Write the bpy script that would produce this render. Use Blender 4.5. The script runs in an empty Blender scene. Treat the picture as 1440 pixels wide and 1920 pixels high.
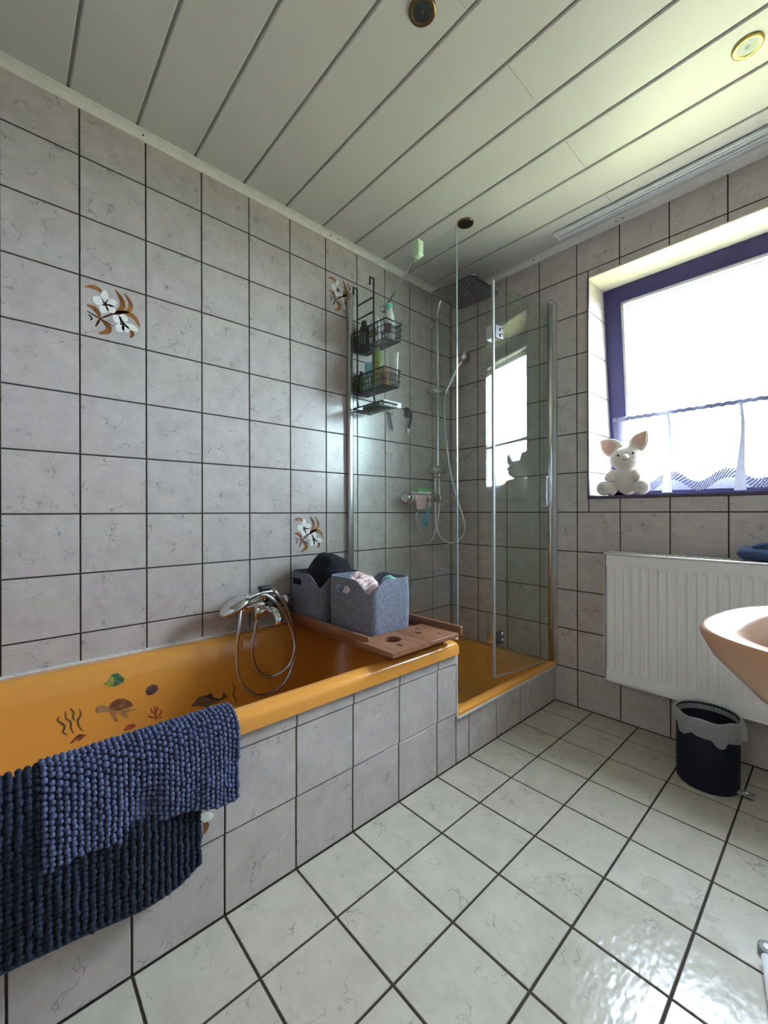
import bpy, bmesh, math, random
from mathutils import Vector, Matrix
random.seed(7)
sc = bpy.context.scene
C = sc.collection
PI = math.pi

# ------------------------------------------------------------------ camera
CAM = Vector((1.7223, -2.1593, .9921)); YAW = math.radians(47.595); ROLL = .0027; FPX = 787.97
cd = bpy.data.cameras.new('camera'); cam = bpy.data.objects.new('camera', cd); C.objects.link(cam)
cd.sensor_fit = 'HORIZONTAL'; cd.sensor_width = 36; cd.lens = FPX / 1440 * 36; cd.clip_start = .02
cam.matrix_world = Matrix.Translation(CAM) @ Matrix.Rotation(YAW, 4, 'Z') @ Matrix.Rotation(PI / 2, 4, 'X') @ Matrix.Rotation(-ROLL, 4, 'Z')
sc.camera = cam
# ------------------------------------------------------------------ world, sun, daylight, exposure
w = bpy.data.worlds.new('sky'); sc.world = w; w.use_nodes = True
bg = w.node_tree.nodes['Background']; bg.inputs[0].default_value = (.72, .85, 1, 1); bg.inputs[1].default_value = 52.0
def light(name, kind, loc, rot, energy, col, **kw):
    l = bpy.data.lights.new(name, kind); l.energy = energy; l.color = col
    for k, v in kw.items(): setattr(l, k, v)
    o = bpy.data.objects.new(name, l); C.objects.link(o); o.location = loc; o.rotation_euler = rot
    return o
light('sun', 'SUN', (8, 3, 4), Vector((-.82, -.28, -.32)).to_track_quat('-Z', 'Y').to_euler(), 5, (1, .94, .80), angle=.01)
p = light('window_portal', 'AREA', (1.42, .45, 1.62), (-PI / 2, 0, 0), 1, (1, 1, 1), shape='RECTANGLE', size=1.1, size_y=1.1)
p.data.cycles.is_portal = True
light('added_rear_fill', 'AREA', (1.5, -3.4, 2.3), (0, 0, 0), 6, (1, .76, .50), shape='DISK', size=.4)  # warm fill light added behind the camera, not a known lamp
sc.view_settings.view_transform = 'Standard'; sc.view_settings.look = 'None'
sc.view_settings.gamma = 1; sc.view_settings.use_curve_mapping = False
sc.view_settings.exposure = .32
sc.cycles.use_denoising = True
sc.cycles.max_bounces = 10; sc.cycles.diffuse_bounces = 5; sc.cycles.transparent_max_bounces = 16

# ------------------------------------------------------------------ photo measurement helpers (pixel on a known plane -> metres)
_fw = Vector((-math.sin(YAW), math.cos(YAW), 0)); _r0 = Vector((math.cos(YAW), math.sin(YAW), 0)); _u0 = Vector((0, 0, 1))
_r = math.cos(ROLL) * _r0 + math.sin(ROLL) * _u0; _u = -math.sin(ROLL) * _r0 + math.cos(ROLL) * _u0
def at(ax, v, x, y):
    d = _fw + (x - 720) / FPX * _r - (y - 960) / FPX * _u
    return CAM + d * ((v - CAM[ax]) / d[ax])
def atx(v, x, y): return at(0, v, x, y)
def aty(v, x, y): return at(1, v, x, y)
def atz(v, x, y): return at(2, v, x, y)

# ------------------------------------------------------------------ materials
MATS = {}
class N:
    def __init__(s, name):
        s.m = bpy.data.materials.new(name); s.m.use_nodes = True; s.t = s.m.node_tree
        s.b = s.t.nodes['Principled BSDF']; s.out = s.t.nodes['Material Output']; MATS[name] = s.m
    def n(s, t, **kw):
        x = s.t.nodes.new(t)
        for k, v in kw.items():
            if k in x.inputs.keys(): x.inputs[k].default_value = v
            else: setattr(x, k, v)
        return x
    def l(s, a, b): s.t.links.new(a, b)
    def set(s, **kw):
        for k, v in kw.items(): s.b.inputs[k.replace('_', ' ')].default_value = v
def rgba(c): return (c[0], c[1], c[2], 1)
def simple(name, col, rough=.5, metal=0, var=.06, scale=30, bump=0, bscale=200, **kw):
    q = N(name); q.set(Roughness=rough, Metallic=metal, **kw)
    tc = q.n('ShaderNodeTexCoord'); nz = q.n('ShaderNodeTexNoise', Scale=scale, Detail=3.0); q.l(tc.outputs['Object'], nz.inputs['Vector'])
    r = q.n('ShaderNodeValToRGB'); q.l(nz.outputs['Fac'], r.inputs[0])
    r.color_ramp.elements[0].position = .3; r.color_ramp.elements[1].position = .7
    r.color_ramp.elements[0].color = rgba([c * (1 - var) for c in col]); r.color_ramp.elements[1].color = rgba([min(1, c * (1 + var)) for c in col])
    q.l(r.outputs[0], q.b.inputs['Base Color'])
    if bump:
        nb = q.n('ShaderNodeTexNoise', Scale=bscale, Detail=2.0); q.l(tc.outputs['Object'], nb.inputs['Vector'])
        bp = q.n('ShaderNodeBump', Strength=bump, Distance=.002); q.l(nb.outputs['Fac'], bp.inputs['Height']); q.l(bp.outputs[0], q.b.inputs['Normal'])
    return q.m
def tile_mat(name, c0, c1, rough, vein, wet=False, bump=.12):
    q = N(name); q.set(Roughness=rough)
    tc = q.n('ShaderNodeTexCoord'); oi = q.n('ShaderNodeObjectInfo')
    mul = q.n('ShaderNodeMath', operation='MULTIPLY'); mul.inputs[1].default_value = 53.0; q.l(oi.outputs['Random'], mul.inputs[0])
    add = q.n('ShaderNodeVectorMath', operation='ADD'); q.l(tc.outputs['Object'], add.inputs[0]); q.l(mul.outputs[0], add.inputs[1])
    V = add.outputs[0]
    n1 = q.n('ShaderNodeTexNoise', Scale=14.0, Detail=5.0, Roughness=.7); q.l(V, n1.inputs['Vector'])
    r1 = q.n('ShaderNodeValToRGB'); q.l(n1.outputs['Fac'], r1.inputs[0])
    r1.color_ramp.elements[0].position = .32; r1.color_ramp.elements[0].color = rgba(c0)
    r1.color_ramp.elements[1].position = .68; r1.color_ramp.elements[1].color = rgba(c1)
    # short dark crackle veins
    nd = q.n('ShaderNodeTexNoise', Scale=38.0, Detail=4.0); q.l(V, nd.inputs['Vector'])
    mx = q.n('ShaderNodeMix', data_type='VECTOR'); mx.inputs[0].default_value = .045; q.l(V, mx.inputs[4]); q.l(nd.outputs['Color'], mx.inputs[5])
    vo = q.n('ShaderNodeTexVoronoi', feature='DISTANCE_TO_EDGE', Scale=20.0); q.l(mx.outputs[1], vo.inputs['Vector'])
    ed = q.n('ShaderNodeMapRange'); ed.inputs[1].default_value = .004; ed.inputs[2].default_value = .034; ed.inputs[3].default_value = 1; ed.inputs[4].default_value = 0
    q.l(vo.outputs['Distance'], ed.inputs[0])
    nm = q.n('ShaderNodeTexNoise', Scale=17.0, Detail=1.5); q.l(V, nm.inputs['Vector'])
    mk = q.n('ShaderNodeMapRange'); mk.inputs[1].default_value = .55; mk.inputs[2].default_value = .66; q.l(nm.outputs['Fac'], mk.inputs[0])
    ml = q.n('ShaderNodeMath', operation='MULTIPLY'); q.l(ed.outputs[0], ml.inputs[0]); q.l(mk.outputs[0], ml.inputs[1])
    m2 = q.n('ShaderNodeMath', operation='MULTIPLY'); m2.inputs[1].default_value = vein; q.l(ml.outputs[0], m2.inputs[0])
    cm = q.n('ShaderNodeMix', data_type='RGBA'); q.l(m2.outputs[0], cm.inputs[0]); q.l(r1.outputs[0], cm.inputs[6]); cm.inputs[7].default_value = (.05, .04, .035, 1)
    q.l(cm.outputs[2], q.b.inputs['Base Color'])
    nb = q.n('ShaderNodeTexNoise', Scale=70.0, Detail=3.0); q.l(V, nb.inputs['Vector'])
    bp = q.n('ShaderNodeBump', Strength=bump, Distance=.002); q.l(nb.outputs['Fac'], bp.inputs['Height'])
    if wet:   # water left on the floor by the basin: smooth film with ripples
        ge = q.n('ShaderNodeNewGeometry'); ds = q.n('ShaderNodeVectorMath', operation='DISTANCE'); ds.inputs[1].default_value = (1.46, -1.16, 0)
        nw = q.n('ShaderNodeTexNoise', Scale=9.0, Detail=3.0); q.l(ge.outputs['Position'], nw.inputs['Vector'])
        sb = q.n('ShaderNodeMath', operation='MULTIPLY_ADD'); q.l(nw.outputs['Fac'], sb.inputs[0]); sb.inputs[1].default_value = .26; 
        q.l(ge.outputs['Position'], ds.inputs[0]); q.l(ds.outputs['Value'], sb.inputs[2])
        mr = q.n('ShaderNodeMapRange'); q.l(sb.outputs[0], mr.inputs[0]); mr.inputs[1].default_value = .36; mr.inputs[2].default_value = .44; mr.inputs[3].default_value = .17; mr.inputs[4].default_value = rough
        q.l(mr.outputs[0], q.b.inputs['Roughness'])
        wv = q.n('ShaderNodeTexNoise', Scale=55.0, Detail=1.0); mp = q.n('ShaderNodeMapping'); mp.inputs['Scale'].default_value = (1, .45, 1); mp.inputs['Rotation'].default_value = (0, 0, .5)
        q.l(ge.outputs['Position'], mp.inputs[0]); q.l(mp.outputs[0], wv.inputs['Vector'])
        inv = q.n('ShaderNodeMapRange'); q.l(sb.outputs[0], inv.inputs[0]); inv.inputs[1].default_value = .30; inv.inputs[2].default_value = .42; inv.inputs[3].default_value = .55; inv.inputs[4].default_value = 0
        b2 = q.n('ShaderNodeBump', Distance=.002); q.l(inv.outputs[0], b2.inputs['Strength']); q.l(wv.outputs['Fac'], b2.inputs['Height']); q.l(bp.outputs[0], b2.inputs['Normal'])
        q.l(b2.outputs[0], q.b.inputs['Normal'])
    else: q.l(bp.outputs[0], q.b.inputs['Normal'])
    return q.m
def glass(name, tint, refl=1.0):
    q = N(name); q.t.nodes.remove(q.b)
    tr = q.n('ShaderNodeBsdfTransparent'); tr.inputs[0].default_value = rgba(tint)
    gl = q.n('ShaderNodeBsdfGlossy', Roughness=.01); lw = q.n('ShaderNodeLayerWeight', Blend=.5)
    pw = q.n('ShaderNodeMath', operation='POWER'); pw.inputs[1].default_value = 5; q.l(lw.outputs['Facing'], pw.inputs[0])
    mu = q.n('ShaderNodeMath', operation='MULTIPLY_ADD'); mu.inputs[1].default_value = .9; mu.inputs[2].default_value = .042 * refl; q.l(pw.outputs[0], mu.inputs[0])
    mx = q.n('ShaderNodeMixShader'); q.l(mu.outputs[0], mx.inputs[0]); q.l(tr.outputs[0], mx.inputs[1]); q.l(gl.outputs[0], mx.inputs[2]); q.l(mx.outputs[0], q.out.inputs[0])
    return q.m
def sheer(name, col, alpha):
    q = N(name); q.t.nodes.remove(q.b)
    tr = q.n('ShaderNodeBsdfTransparent'); tl = q.n('ShaderNodeBsdfTranslucent'); tl.inputs[0].default_value = rgba(col)
    df = q.n('ShaderNodeBsdfDiffuse'); df.inputs[0].default_value = rgba(col)
    tc = q.n('ShaderNodeTexCoord'); wv = q.n('ShaderNodeTexNoise', Scale=160.0); q.l(tc.outputs['Object'], wv.inputs['Vector'])
    mr = q.n('ShaderNodeMapRange'); mr.inputs[3].default_value = alpha - .12; mr.inputs[4].default_value = alpha + .12; q.l(wv.outputs['Fac'], mr.inputs[0])
    m1 = q.n('ShaderNodeMixShader', Fac=.5); q.l(tl.outputs[0], m1.inputs[1]); q.l(df.outputs[0], m1.inputs[2])
    m2 = q.n('ShaderNodeMixShader'); q.l(mr.outputs[0], m2.inputs[0]); q.l(tr.outputs[0], m2.inputs[1]); q.l(m1.outputs[0], m2.inputs[2]); q.l(m2.outputs[0], q.out.inputs[0])
    return q.m
def felt_mat(name, c0, c1):
    q = N(name); q.set(Roughness=.95); tc = q.n('ShaderNodeTexCoord'); mp = q.n('ShaderNodeMapping'); mp.inputs['Scale'].default_value = (1, 1, .45)
    q.l(tc.outputs['Object'], mp.inputs[0]); nz = q.n('ShaderNodeTexNoise', Scale=160.0, Detail=4.0, Roughness=.8); q.l(mp.outputs[0], nz.inputs['Vector'])
    r = q.n('ShaderNodeValToRGB'); q.l(nz.outputs['Fac'], r.inputs[0]); r.color_ramp.elements[0].position = .35; r.color_ramp.elements[1].position = .65
    r.color_ramp.elements[0].color = rgba(c0); r.color_ramp.elements[1].color = rgba(c1); q.l(r.outputs[0], q.b.inputs['Base Color'])
    bp = q.n('ShaderNodeBump', Strength=.3, Distance=.002); q.l(nz.outputs['Fac'], bp.inputs['Height']); q.l(bp.outputs[0], q.b.inputs['Normal'])
def stripe_mat(name, c0, c1, scale):
    q = N(name); q.set(Roughness=.9); tc = q.n('ShaderNodeTexCoord'); wv = q.n('ShaderNodeTexWave', Scale=scale, Distortion=2.0); q.l(tc.outputs['Object'], wv.inputs['Vector'])
    r = q.n('ShaderNodeValToRGB'); q.l(wv.outputs['Fac'], r.inputs[0]); r.color_ramp.elements[0].position = .45; r.color_ramp.elements[1].position = .55
    r.color_ramp.elements[0].color = rgba(c0); r.color_ramp.elements[1].color = rgba(c1); q.l(r.outputs[0], q.b.inputs['Base Color'])
def wood_mat(name, c0, c1, along):
    q = N(name); q.set(Roughness=.45); tc = q.n('ShaderNodeTexCoord'); mp = q.n('ShaderNodeMapping'); mp.inputs['Scale'].default_value = along
    q.l(tc.outputs['Object'], mp.inputs[0]); nz = q.n('ShaderNodeTexNoise', Scale=9.0, Detail=6.0, Roughness=.65, Distortion=1.2); q.l(mp.outputs[0], nz.inputs['Vector'])
    r = q.n('ShaderNodeValToRGB'); q.l(nz.outputs['Fac'], r.inputs[0]); r.color_ramp.elements[0].position = .3; r.color_ramp.elements[1].position = .7
    r.color_ramp.elements[0].color = rgba(c0); r.color_ramp.elements[1].color = rgba(c1); q.l(r.outputs[0], q.b.inputs['Base Color'])
    bp = q.n('ShaderNodeBump', Strength=.15, Distance=.002); q.l(nz.outputs['Fac'], bp.inputs['Height']); q.l(bp.outputs[0], q.b.inputs['Normal'])

tile_mat('wall_tile', (.425, .382, .362), (.525, .478, .455), .25, .5)
tile_mat('floor_tile', (.40, .375, .31), (.49, .465, .39), .34, .5, wet=True)
simple('grout', (.034, .022, .018), .9, scale=80, var=.25, bump=.3)
simple('plaster', (.30, .28, .265), .85, bump=.1)
simple('cream_plaster', (.80, .76, .58), .6, bump=.05)
simple('ceiling_panel', (.56, .55, .52), .42, scale=4, var=.03)
simple('ceiling_dark', (.30, .30, .28), .7)
simple('white_trim', (.72, .70, .67), .4)
simple('silicone', (.62, .61, .58), .5, scale=60, var=.15)
simple('enamel', (.68, .30, .055), .14, scale=3, var=.03, Coat_Weight=.3)
simple('basin_ceramic', (.50, .30, .195), .2, scale=3, var=.03, Specular_IOR_Level=.2); simple('header_cloth', (.17, .19, .30), .9, scale=220, var=.3); simple('ribbon_cloth', (.62, .66, .85), .9)
simple('chrome', (.72, .72, .74), .12, 1, var=.02)
simple('satin_chrome', (.62, .62, .63), .28, 1, var=.02)
simple('dark_steel', (.22, .22, .24), .32, 1, var=.03)
simple('nozzle', (.75, .75, .75), .4)
simple('brass', (.75, .55, .12), .25, 1, var=.03)
simple('bronze', (.20, .13, .07), .35, 1, var=.05)
simple('black_wire', (.012, .012, .014), .4)
simple('veil_tinted_frame', (.026, .020, .115), .4, var=.04)  # dark window frame with the violet-blue lens veil painted into its colour
simple('plum_trim', (.07, .05, .085), .5)
simple('white_plastic', (.75, .76, .76), .35); simple('glass_edge', (.16, .22, .21), .25); simple('door_seal', (.36, .37, .36), .4)
simple('pale_green_plastic', (.55, .72, .50), .4)
simple('radiator_white', (.78, .77, .76), .35, scale=4, var=.02)
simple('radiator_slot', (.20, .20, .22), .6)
simple('bin_navy', (.006, .009, .02), .6, Specular_IOR_Level=.25); simple('spot_reflector', (.12, .125, .13), .4, 1, var=.05)
simple('grey_plastic', (.22, .24, .26), .5)
simple('black_plastic', (.015, .015, .02), .35)
simple('teal_plastic', (.20, .62, .55), .35)
simple('blue_plastic', (.03, .36, .55), .35)
simple('green_bottle', (.24, .36, .10), .3)
simple('light_blue_bottle', (.25, .60, .72), .3)
simple('amber_bottle', (.55, .30, .10), .25)
simple('pink_plastic', (.45, .05, .16), .4)
simple('sponge_green', (.12, .42, .12), .95, scale=120, var=.2, bump=.5)
simple('sponge_white', (.70, .76, .74), .95, scale=120, var=.1, bump=.5)
simple('pink_cloth', (.62, .42, .42), .95, scale=90, var=.12, bump=.4)
simple('teal_cloth', (.20, .44, .40), .95, scale=90, var=.12, bump=.4)
simple('black_cloth', (.006, .006, .010), .95, scale=60, var=.2, bump=.4)
simple('blue_towel', (.045, .07, .16), .95, scale=60, var=.2, bump=.6)
simple('mat_upper', (.085, .105, .20), .95, scale=40, var=.25, bump=.5, bscale=500)
simple('mat_lower', (.013, .020, .040), .95, scale=40, var=.25, bump=.5, bscale=500)
simple('mat_edge', (.045, .06, .14), .95, bump=.4)
simple('plush', (.78, .73, .66), .95, scale=200, var=.08, bump=.5, bscale=300)
simple('plush_pink', (.72, .47, .38), .9, scale=80, var=.1)
simple('dark_eye', (.01, .01, .01), .2)
simple('petal', (.80, .79, .75), .3, scale=60, var=.08)
simple('leaf_brown', (.26, .105, .03), .3, scale=25, var=.5)
simple('leaf_dark', (.055, .022, .012), .3)
simple('deco_green', (.05, .13, .06), .4, scale=60, var=.5)
simple('deco_yellow_green', (.28, .28, .05), .4, scale=60, var=.3)
simple('deco_purple', (.16, .07, .08), .4, scale=60, var=.3)
simple('deco_brown', (.20, .075, .03), .4, scale=80, var=.6)
simple('deco_tan', (.34, .19, .07), .4, scale=80, var=.3)
simple('deco_red', (.34, .07, .025), .4, scale=60, var=.3)
simple('deco_olive', (.12, .085, .03), .4, scale=60, var=.3)
simple('deco_grey', (.16, .11, .075), .4, scale=60, var=.25)
simple('deco_dark', (.05, .032, .025), .4)
simple('lawn', (.23, .21, .085), .95, scale=2, var=.3)
simple('added_hall_floor', (.35, .25, .16), .5)
simple('lace', (.12, .12, .20), .9, scale=150, var=.35)
felt_mat('felt', (.10, .11, .145), (.23, .25, .32))
felt_mat('felt_dark', (.06, .065, .08), (.13, .14, .165))
stripe_mat('pink_stripe', (.62, .36, .36), (.80, .70, .68), 32)
wood_mat('board_wood', (.15, .060, .032), (.30, .135, .07), (.25, 2, 2))
glass('shower_glass', (.955, .985, .97)); glass('pane_glass', (.98, .99, .99))
glass('bulb_glass', (.9, .9, .9), 2.0)
sheer('curtain_sheer', (.70, .72, .85), .26); sheer('bag_film', (.86, .90, .92), .5); sheer('ribbon_sheer', (.30, .33, .50), .8)

# ------------------------------------------------------------------ mesh builders
class MB:
    def __init__(s): s.v = []; s.f = []; s.smooth = set(); 
    def add(s, vs, fs, smooth=False):
        o = len(s.v); s.v += [Vector(v) for v in vs]
        for f in fs:
            if smooth: s.smooth.add(len(s.f))
            s.f.append(tuple(i + o for i in f))
        return s
    def box(s, a, b, bev=0):
        (x0, y0, z0), (x1, y1, z1) = [tuple(min(a[i], b[i]) for i in range(3)), tuple(max(a[i], b[i]) for i in range(3))]
        if not bev:
            vs = [(x, y, z) for x in (x0, x1) for y in (y0, y1) for z in (z0, z1)]
            return s.add(vs, [(0, 1, 3, 2), (4, 6, 7, 5), (0, 4, 5, 1), (2, 3, 7, 6), (0, 2, 6, 4), (1, 5, 7, 3)])
        bm = bmesh.new(); bmesh.ops.create_cube(bm, size=1)
        for v in bm.verts: v.co = Vector(((x0 + x1) / 2 + v.co.x * (x1 - x0), (y0 + y1) / 2 + v.co.y * (y1 - y0), (z0 + z1) / 2 + v.co.z * (z1 - z0)))
        bmesh.ops.bevel(bm, geom=bm.edges[:], offset=bev, segments=2, profile=.6, affect='EDGES')
        bm.verts.ensure_lookup_table(); vs = [v.co.copy() for v in bm.verts]; fs = [[v.index for v in f.verts] for f in bm.faces]; bm.free()
        return s.add(vs, fs, True)
    def tube(s, pts, r, seg=10, cap=True, closed=False):
        pts = [Vector(p) for p in pts]; n = len(pts); rs = r if isinstance(r, (list, tuple)) else [r] * n
        vs = []; fs = []; up = None
        for i, p in enumerate(pts):
            if closed: t = (pts[(i + 1) % n] - pts[i - 1]).normalized()
            else: t = (pts[min(i + 1, n - 1)] - pts[max(i - 1, 0)]).normalized()
            if up is None:
                up = Vector((0, 0, 1)) if abs(t.z) < .9 else Vector((1, 0, 0))
            a = (up - t * up.dot(t))
            if a.length < 1e-5: a = t.orthogonal()
            a.normalize(); b = t.cross(a); up = a
            for k in range(seg):
                th = 2 * PI * k / seg; vs.append(p + (a * math.cos(th) + b * math.sin(th)) * rs[i])
        m = n if closed else n - 1
        for i in range(m):
            for k in range(seg):
                j = (i + 1) % n; k2 = (k + 1) % seg
                fs.append((i * seg + k, i * seg + k2, j * seg + k2, j * seg + k))
        s.add(vs, fs, True)
        if cap and not closed:
            o = len(s.v) - len(vs)
            s.f.append(tuple(o + k for k in reversed(range(seg)))); s.f.append(tuple(o + (n - 1) * seg + k for k in range(seg)))
        return s
    def lathe(s, prof, c=(0, 0, 0), axis='z', seg=28, sx=1, sy=1, M=None):
        vs = []; fs = []; n = len(prof)
        for (r, z) in prof:
            for k in range(seg):
                th = 2 * PI * k / seg; v = Vector((r * math.cos(th) * sx, r * math.sin(th) * sy, z))
                if axis == 'x': v = Vector((v.z, v.x, v.y))
                elif axis == 'y': v = Vector((v.x, v.z, v.y))
                if M: v = M @ v
                vs.append(v + Vector(c))
        for i in range(n - 1):
            for k in range(seg):
                k2 = (k + 1) % seg; f = (i * seg + k, i * seg + k2, (i + 1) * seg + k2, (i + 1) * seg + k)
                fs.append(f if axis != 'y' else f[::-1])
        s.add(vs, fs, True); o = len(s.v) - len(vs)
        if prof[0][0] > 1e-6: s.f.append(tuple(o + k for k in reversed(range(seg))))
        if prof[-1][0] > 1e-6: s.f.append(tuple(o + (n - 1) * seg + k for k in range(seg)))
        return s
    def ball(s, c, r, M=None, seg=14, rings=9):
        r = r if isinstance(r, (list, tuple)) else (r, r, r); vs = []; fs = []
        for i in range(rings + 1):
            ph = PI * i / rings
            for k in range(seg):
                th = 2 * PI * k / seg; v = Vector((r[0] * math.sin(ph) * math.cos(th), r[1] * math.sin(ph) * math.sin(th), r[2] * math.cos(ph)))
                if M: v = M @ v
                vs.append(v + Vector(c))
        for i in range(rings):
            for k in range(seg):
                k2 = (k + 1) % seg; fs.append((i * seg + k, (i + 1) * seg + k, (i + 1) * seg + k2, i * seg + k2))
        return s.add(vs, fs, True)
    def loft(s, rings, cap0=False, cap1=False):
        n = len(rings[0]); vs = [v for r in rings for v in r]; fs = []
        for i in range(len(rings) - 1):
            for k in range(n): k2 = (k + 1) % n; fs.append((i * n + k, i * n + k2, (i + 1) * n + k2, (i + 1) * n + k))
        s.add(vs, fs, True); o = len(s.v) - len(vs)
        if cap0: s.f.append(tuple(o + k for k in reversed(range(n))))
        if cap1: s.smooth.add(len(s.f)); s.f.append(tuple(o + (len(rings) - 1) * n + k for k in range(n)))
        return s
    def grid(s, fn, nu, nv, skip=None, wrap=False):
        vs = [fn(i / nu, j / nv) for j in range(nv + 1) for i in range(nu + (0 if wrap else 1))]; W = nu if wrap else nu + 1
        fs = [(j * W + i, j * W + (i + 1) % W, (j + 1) * W + (i + 1) % W, (j + 1) * W + i) for j in range(nv) for i in range(nu) if not (skip and skip((i + .5) / nu, (j + .5) / nv))]
        return s.add(vs, fs, True)
    def prism(s, poly, h, fn=None):
        # poly: outline in 2D, extruded by h; fn maps (u, v, h) to the world
        n = len(poly); fn = fn or (lambda a, b, c: (a, b, c))
        vs = [fn(a, b, 0) for a, b in poly] + [fn(a, b, h) for a, b in poly]
        fs = [tuple(reversed(range(n))), tuple(range(n, 2 * n))] + [(i, (i + 1) % n, (i + 1) % n + n, i + n) for i in range(n)]
        return s.add(vs, fs)
    def build(s, name, mat, parent=None, **props):
        me = bpy.data.meshes.new(name)
        if parent is not None: org = WLOC[parent.name]
        else:
            xs = [v.x for v in s.v]; ys = [v.y for v in s.v]; zs = [v.z for v in s.v]
            org = Vector(((min(xs) + max(xs)) / 2, (min(ys) + max(ys)) / 2, min(zs)))
        me.from_pydata([tuple(v - org) for v in s.v], [], s.f)
        me.polygons.foreach_set('use_smooth', [i in s.smooth for i in range(len(s.f))])
        me.update(); me.materials.append(MATS[mat])
        o = bpy.data.objects.new(name, me); C.objects.link(o)
        if parent is not None: o.parent = parent
        else: o.location = org
        WLOC[o.name] = org.copy()
        for k, v in props.items(): o[k] = v
        return o
WLOC = {}
def thing(name, label, cat, loc, group=None):
    o = bpy.data.objects.new(name, None); C.objects.link(o); o.location = loc; o.empty_display_size = .05
    o['label'] = label; o['category'] = cat
    if group: o['group'] = group
    WLOC[o.name] = Vector(loc); return o
def tag(o, label, cat, group=None):
    o['label'] = label; o['category'] = cat
    if group: o['group'] = group
    return o
def solid(o, th, off=0):
    m = o.modifiers.new('thickness', 'SOLIDIFY'); m.thickness = th; m.offset = off; return o
def subsurf(o, n=1):
    m = o.modifiers.new('smooth', 'SUBSURF'); m.levels = n; m.render_levels = n; return o
def spline(pts, n=12):
    pts = [Vector(p) for p in pts]; P_ = [pts[0]] + pts + [pts[-1]]; out = []
    for i in range(1, len(P_) - 2):
        for k in range(n):
            t = k / n; a, b, c, d = P_[i - 1], P_[i], P_[i + 1], P_[i + 2]
            out.append(.5 * ((2 * b) + (c - a) * t + (2 * a - 5 * b + 4 * c - d) * t * t + (-a + 3 * b - 3 * c + d) * t ** 3))
    return out + [pts[-1]]
def ridged(pts, r, step=.0024):   # metal shower hose: alternating rings along the path
    L = [0]
    for a, b in zip(pts[:-1], pts[1:]): L.append(L[-1] + (b - a).length)
    n = int(L[-1] / step); out = []; i = 0
    for k in range(n + 1):
        s_ = L[-1] * k / n
        while i < len(L) - 2 and L[i + 1] < s_: i += 1
        out.append(pts[i].lerp(pts[i + 1], (s_ - L[i]) / max(1e-9, L[i + 1] - L[i])))
    return out, [r if k % 2 else r * .80 for k in range(n + 1)]
def rrect(x0, x1, y0, y1, r, z, n=8):
    out = []
    for cx, cy, a in ((x1 - r, y0 + r, -PI / 2), (x1 - r, y1 - r, 0), (x0 + r, y1 - r, PI / 2), (x0 + r, y0 + r, PI)):
        for k in range(n + 1): t = a + PI / 2 * k / n; out.append(Vector((cx + r * math.cos(t), cy + r * math.sin(t), z)))
    return out

# ------------------------------------------------------------------ tiles: each its own object, alike ones share a mesh
TM = {}
def tile(parent, mat, O, u, v, n, a0, a1, b0, b1, j=.0048, depth=.004, name='tile'):
    wd, ht = a1 - a0 - j, b1 - b0 - j
    if wd < .004 or ht < .004: return None
    u, v, n = Vector(u), Vector(v), Vector(n); key = (round(wd, 4), round(ht, 4), tuple(u), tuple(v), mat, depth)
    if key not in TM:
        c = .0011; vs = []
        for (i, d) in ((0, -depth), (0, -c), (c, 0)):
            for sa, sb in ((-1, -1), (1, -1), (1, 1), (-1, 1)): vs.append(u * sa * (wd / 2 - i) + v * sb * (ht / 2 - i) + n * d)
        fs = [(8, 9, 10, 11)] + [(r * 4 + k, r * 4 + (k + 1) % 4, r * 4 + 4 + (k + 1) % 4, r * 4 + 4 + k) for r in (0, 1) for k in range(4)]
        if u.cross(v).dot(n) < 0: fs = [f[::-1] for f in fs]
        me = bpy.data.meshes.new(name); me.from_pydata([tuple(x) for x in vs], [], fs); me.materials.append(MATS[mat]); me.update(); TM[key] = me
    o = bpy.data.objects.new(name, TM[key]); C.objects.link(o); o.parent = parent
    wl = Vector(O) + u * (a0 + a1) / 2 + v * (b0 + b1) / 2; o.location = wl - WLOC[parent.name]; WLOC[o.name] = wl
    return o
def struct(name, mat, a, b):
    o = MB().box(a, b).build(name, mat); o['kind'] = 'structure'; return o
def lines(first, pitch, lo, hi):
    k = math.floor((lo - first) / pitch) + 1; out = [lo]
    while first + k * pitch < hi - .004:
        if first + k * pitch > lo + .004: out.append(first + k * pitch)
        k += 1
    return out + [hi]

YF, XR, ZC = -2.6, 2.1, 2.37            # room: rear wall, right wall, ceiling height
ROW0 = .9887; COLL = -.1788; PL = .1981; COLW = .8095
G = .0022
# left wall
wl = struct('wall_left', 'grout', (-.12, YF, 0), (-G, .4, ZC + .08))
floral = {}
ys = lines(COLL, PL, YF, 0); zs = lines(ROW0, .2, 0, ZC)
for i in range(len(ys) - 1):
    for k in range(len(zs) - 1):
        yc, zc = (ys[i] + ys[i + 1]) / 2, (zs[k] + zs[k + 1]) / 2
        if (yc < -.84 and zs[k + 1] < .49) or zs[k + 1] < .2: continue
        t = tile(wl, 'wall_tile', (0, 0, 0), (0, 1, 0), (0, 0, 1), (1, 0, 0), ys[i], ys[i + 1], zs[k], zs[k + 1])
        for key, (fy, fz) in dict(a=(-1.865, 1.69), b=(-.9, 2.09), c=(-1.075, .889)).items():
            if abs(yc - fy) < .1 and abs(zc - fz) < .1: floral[key] = t
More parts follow.
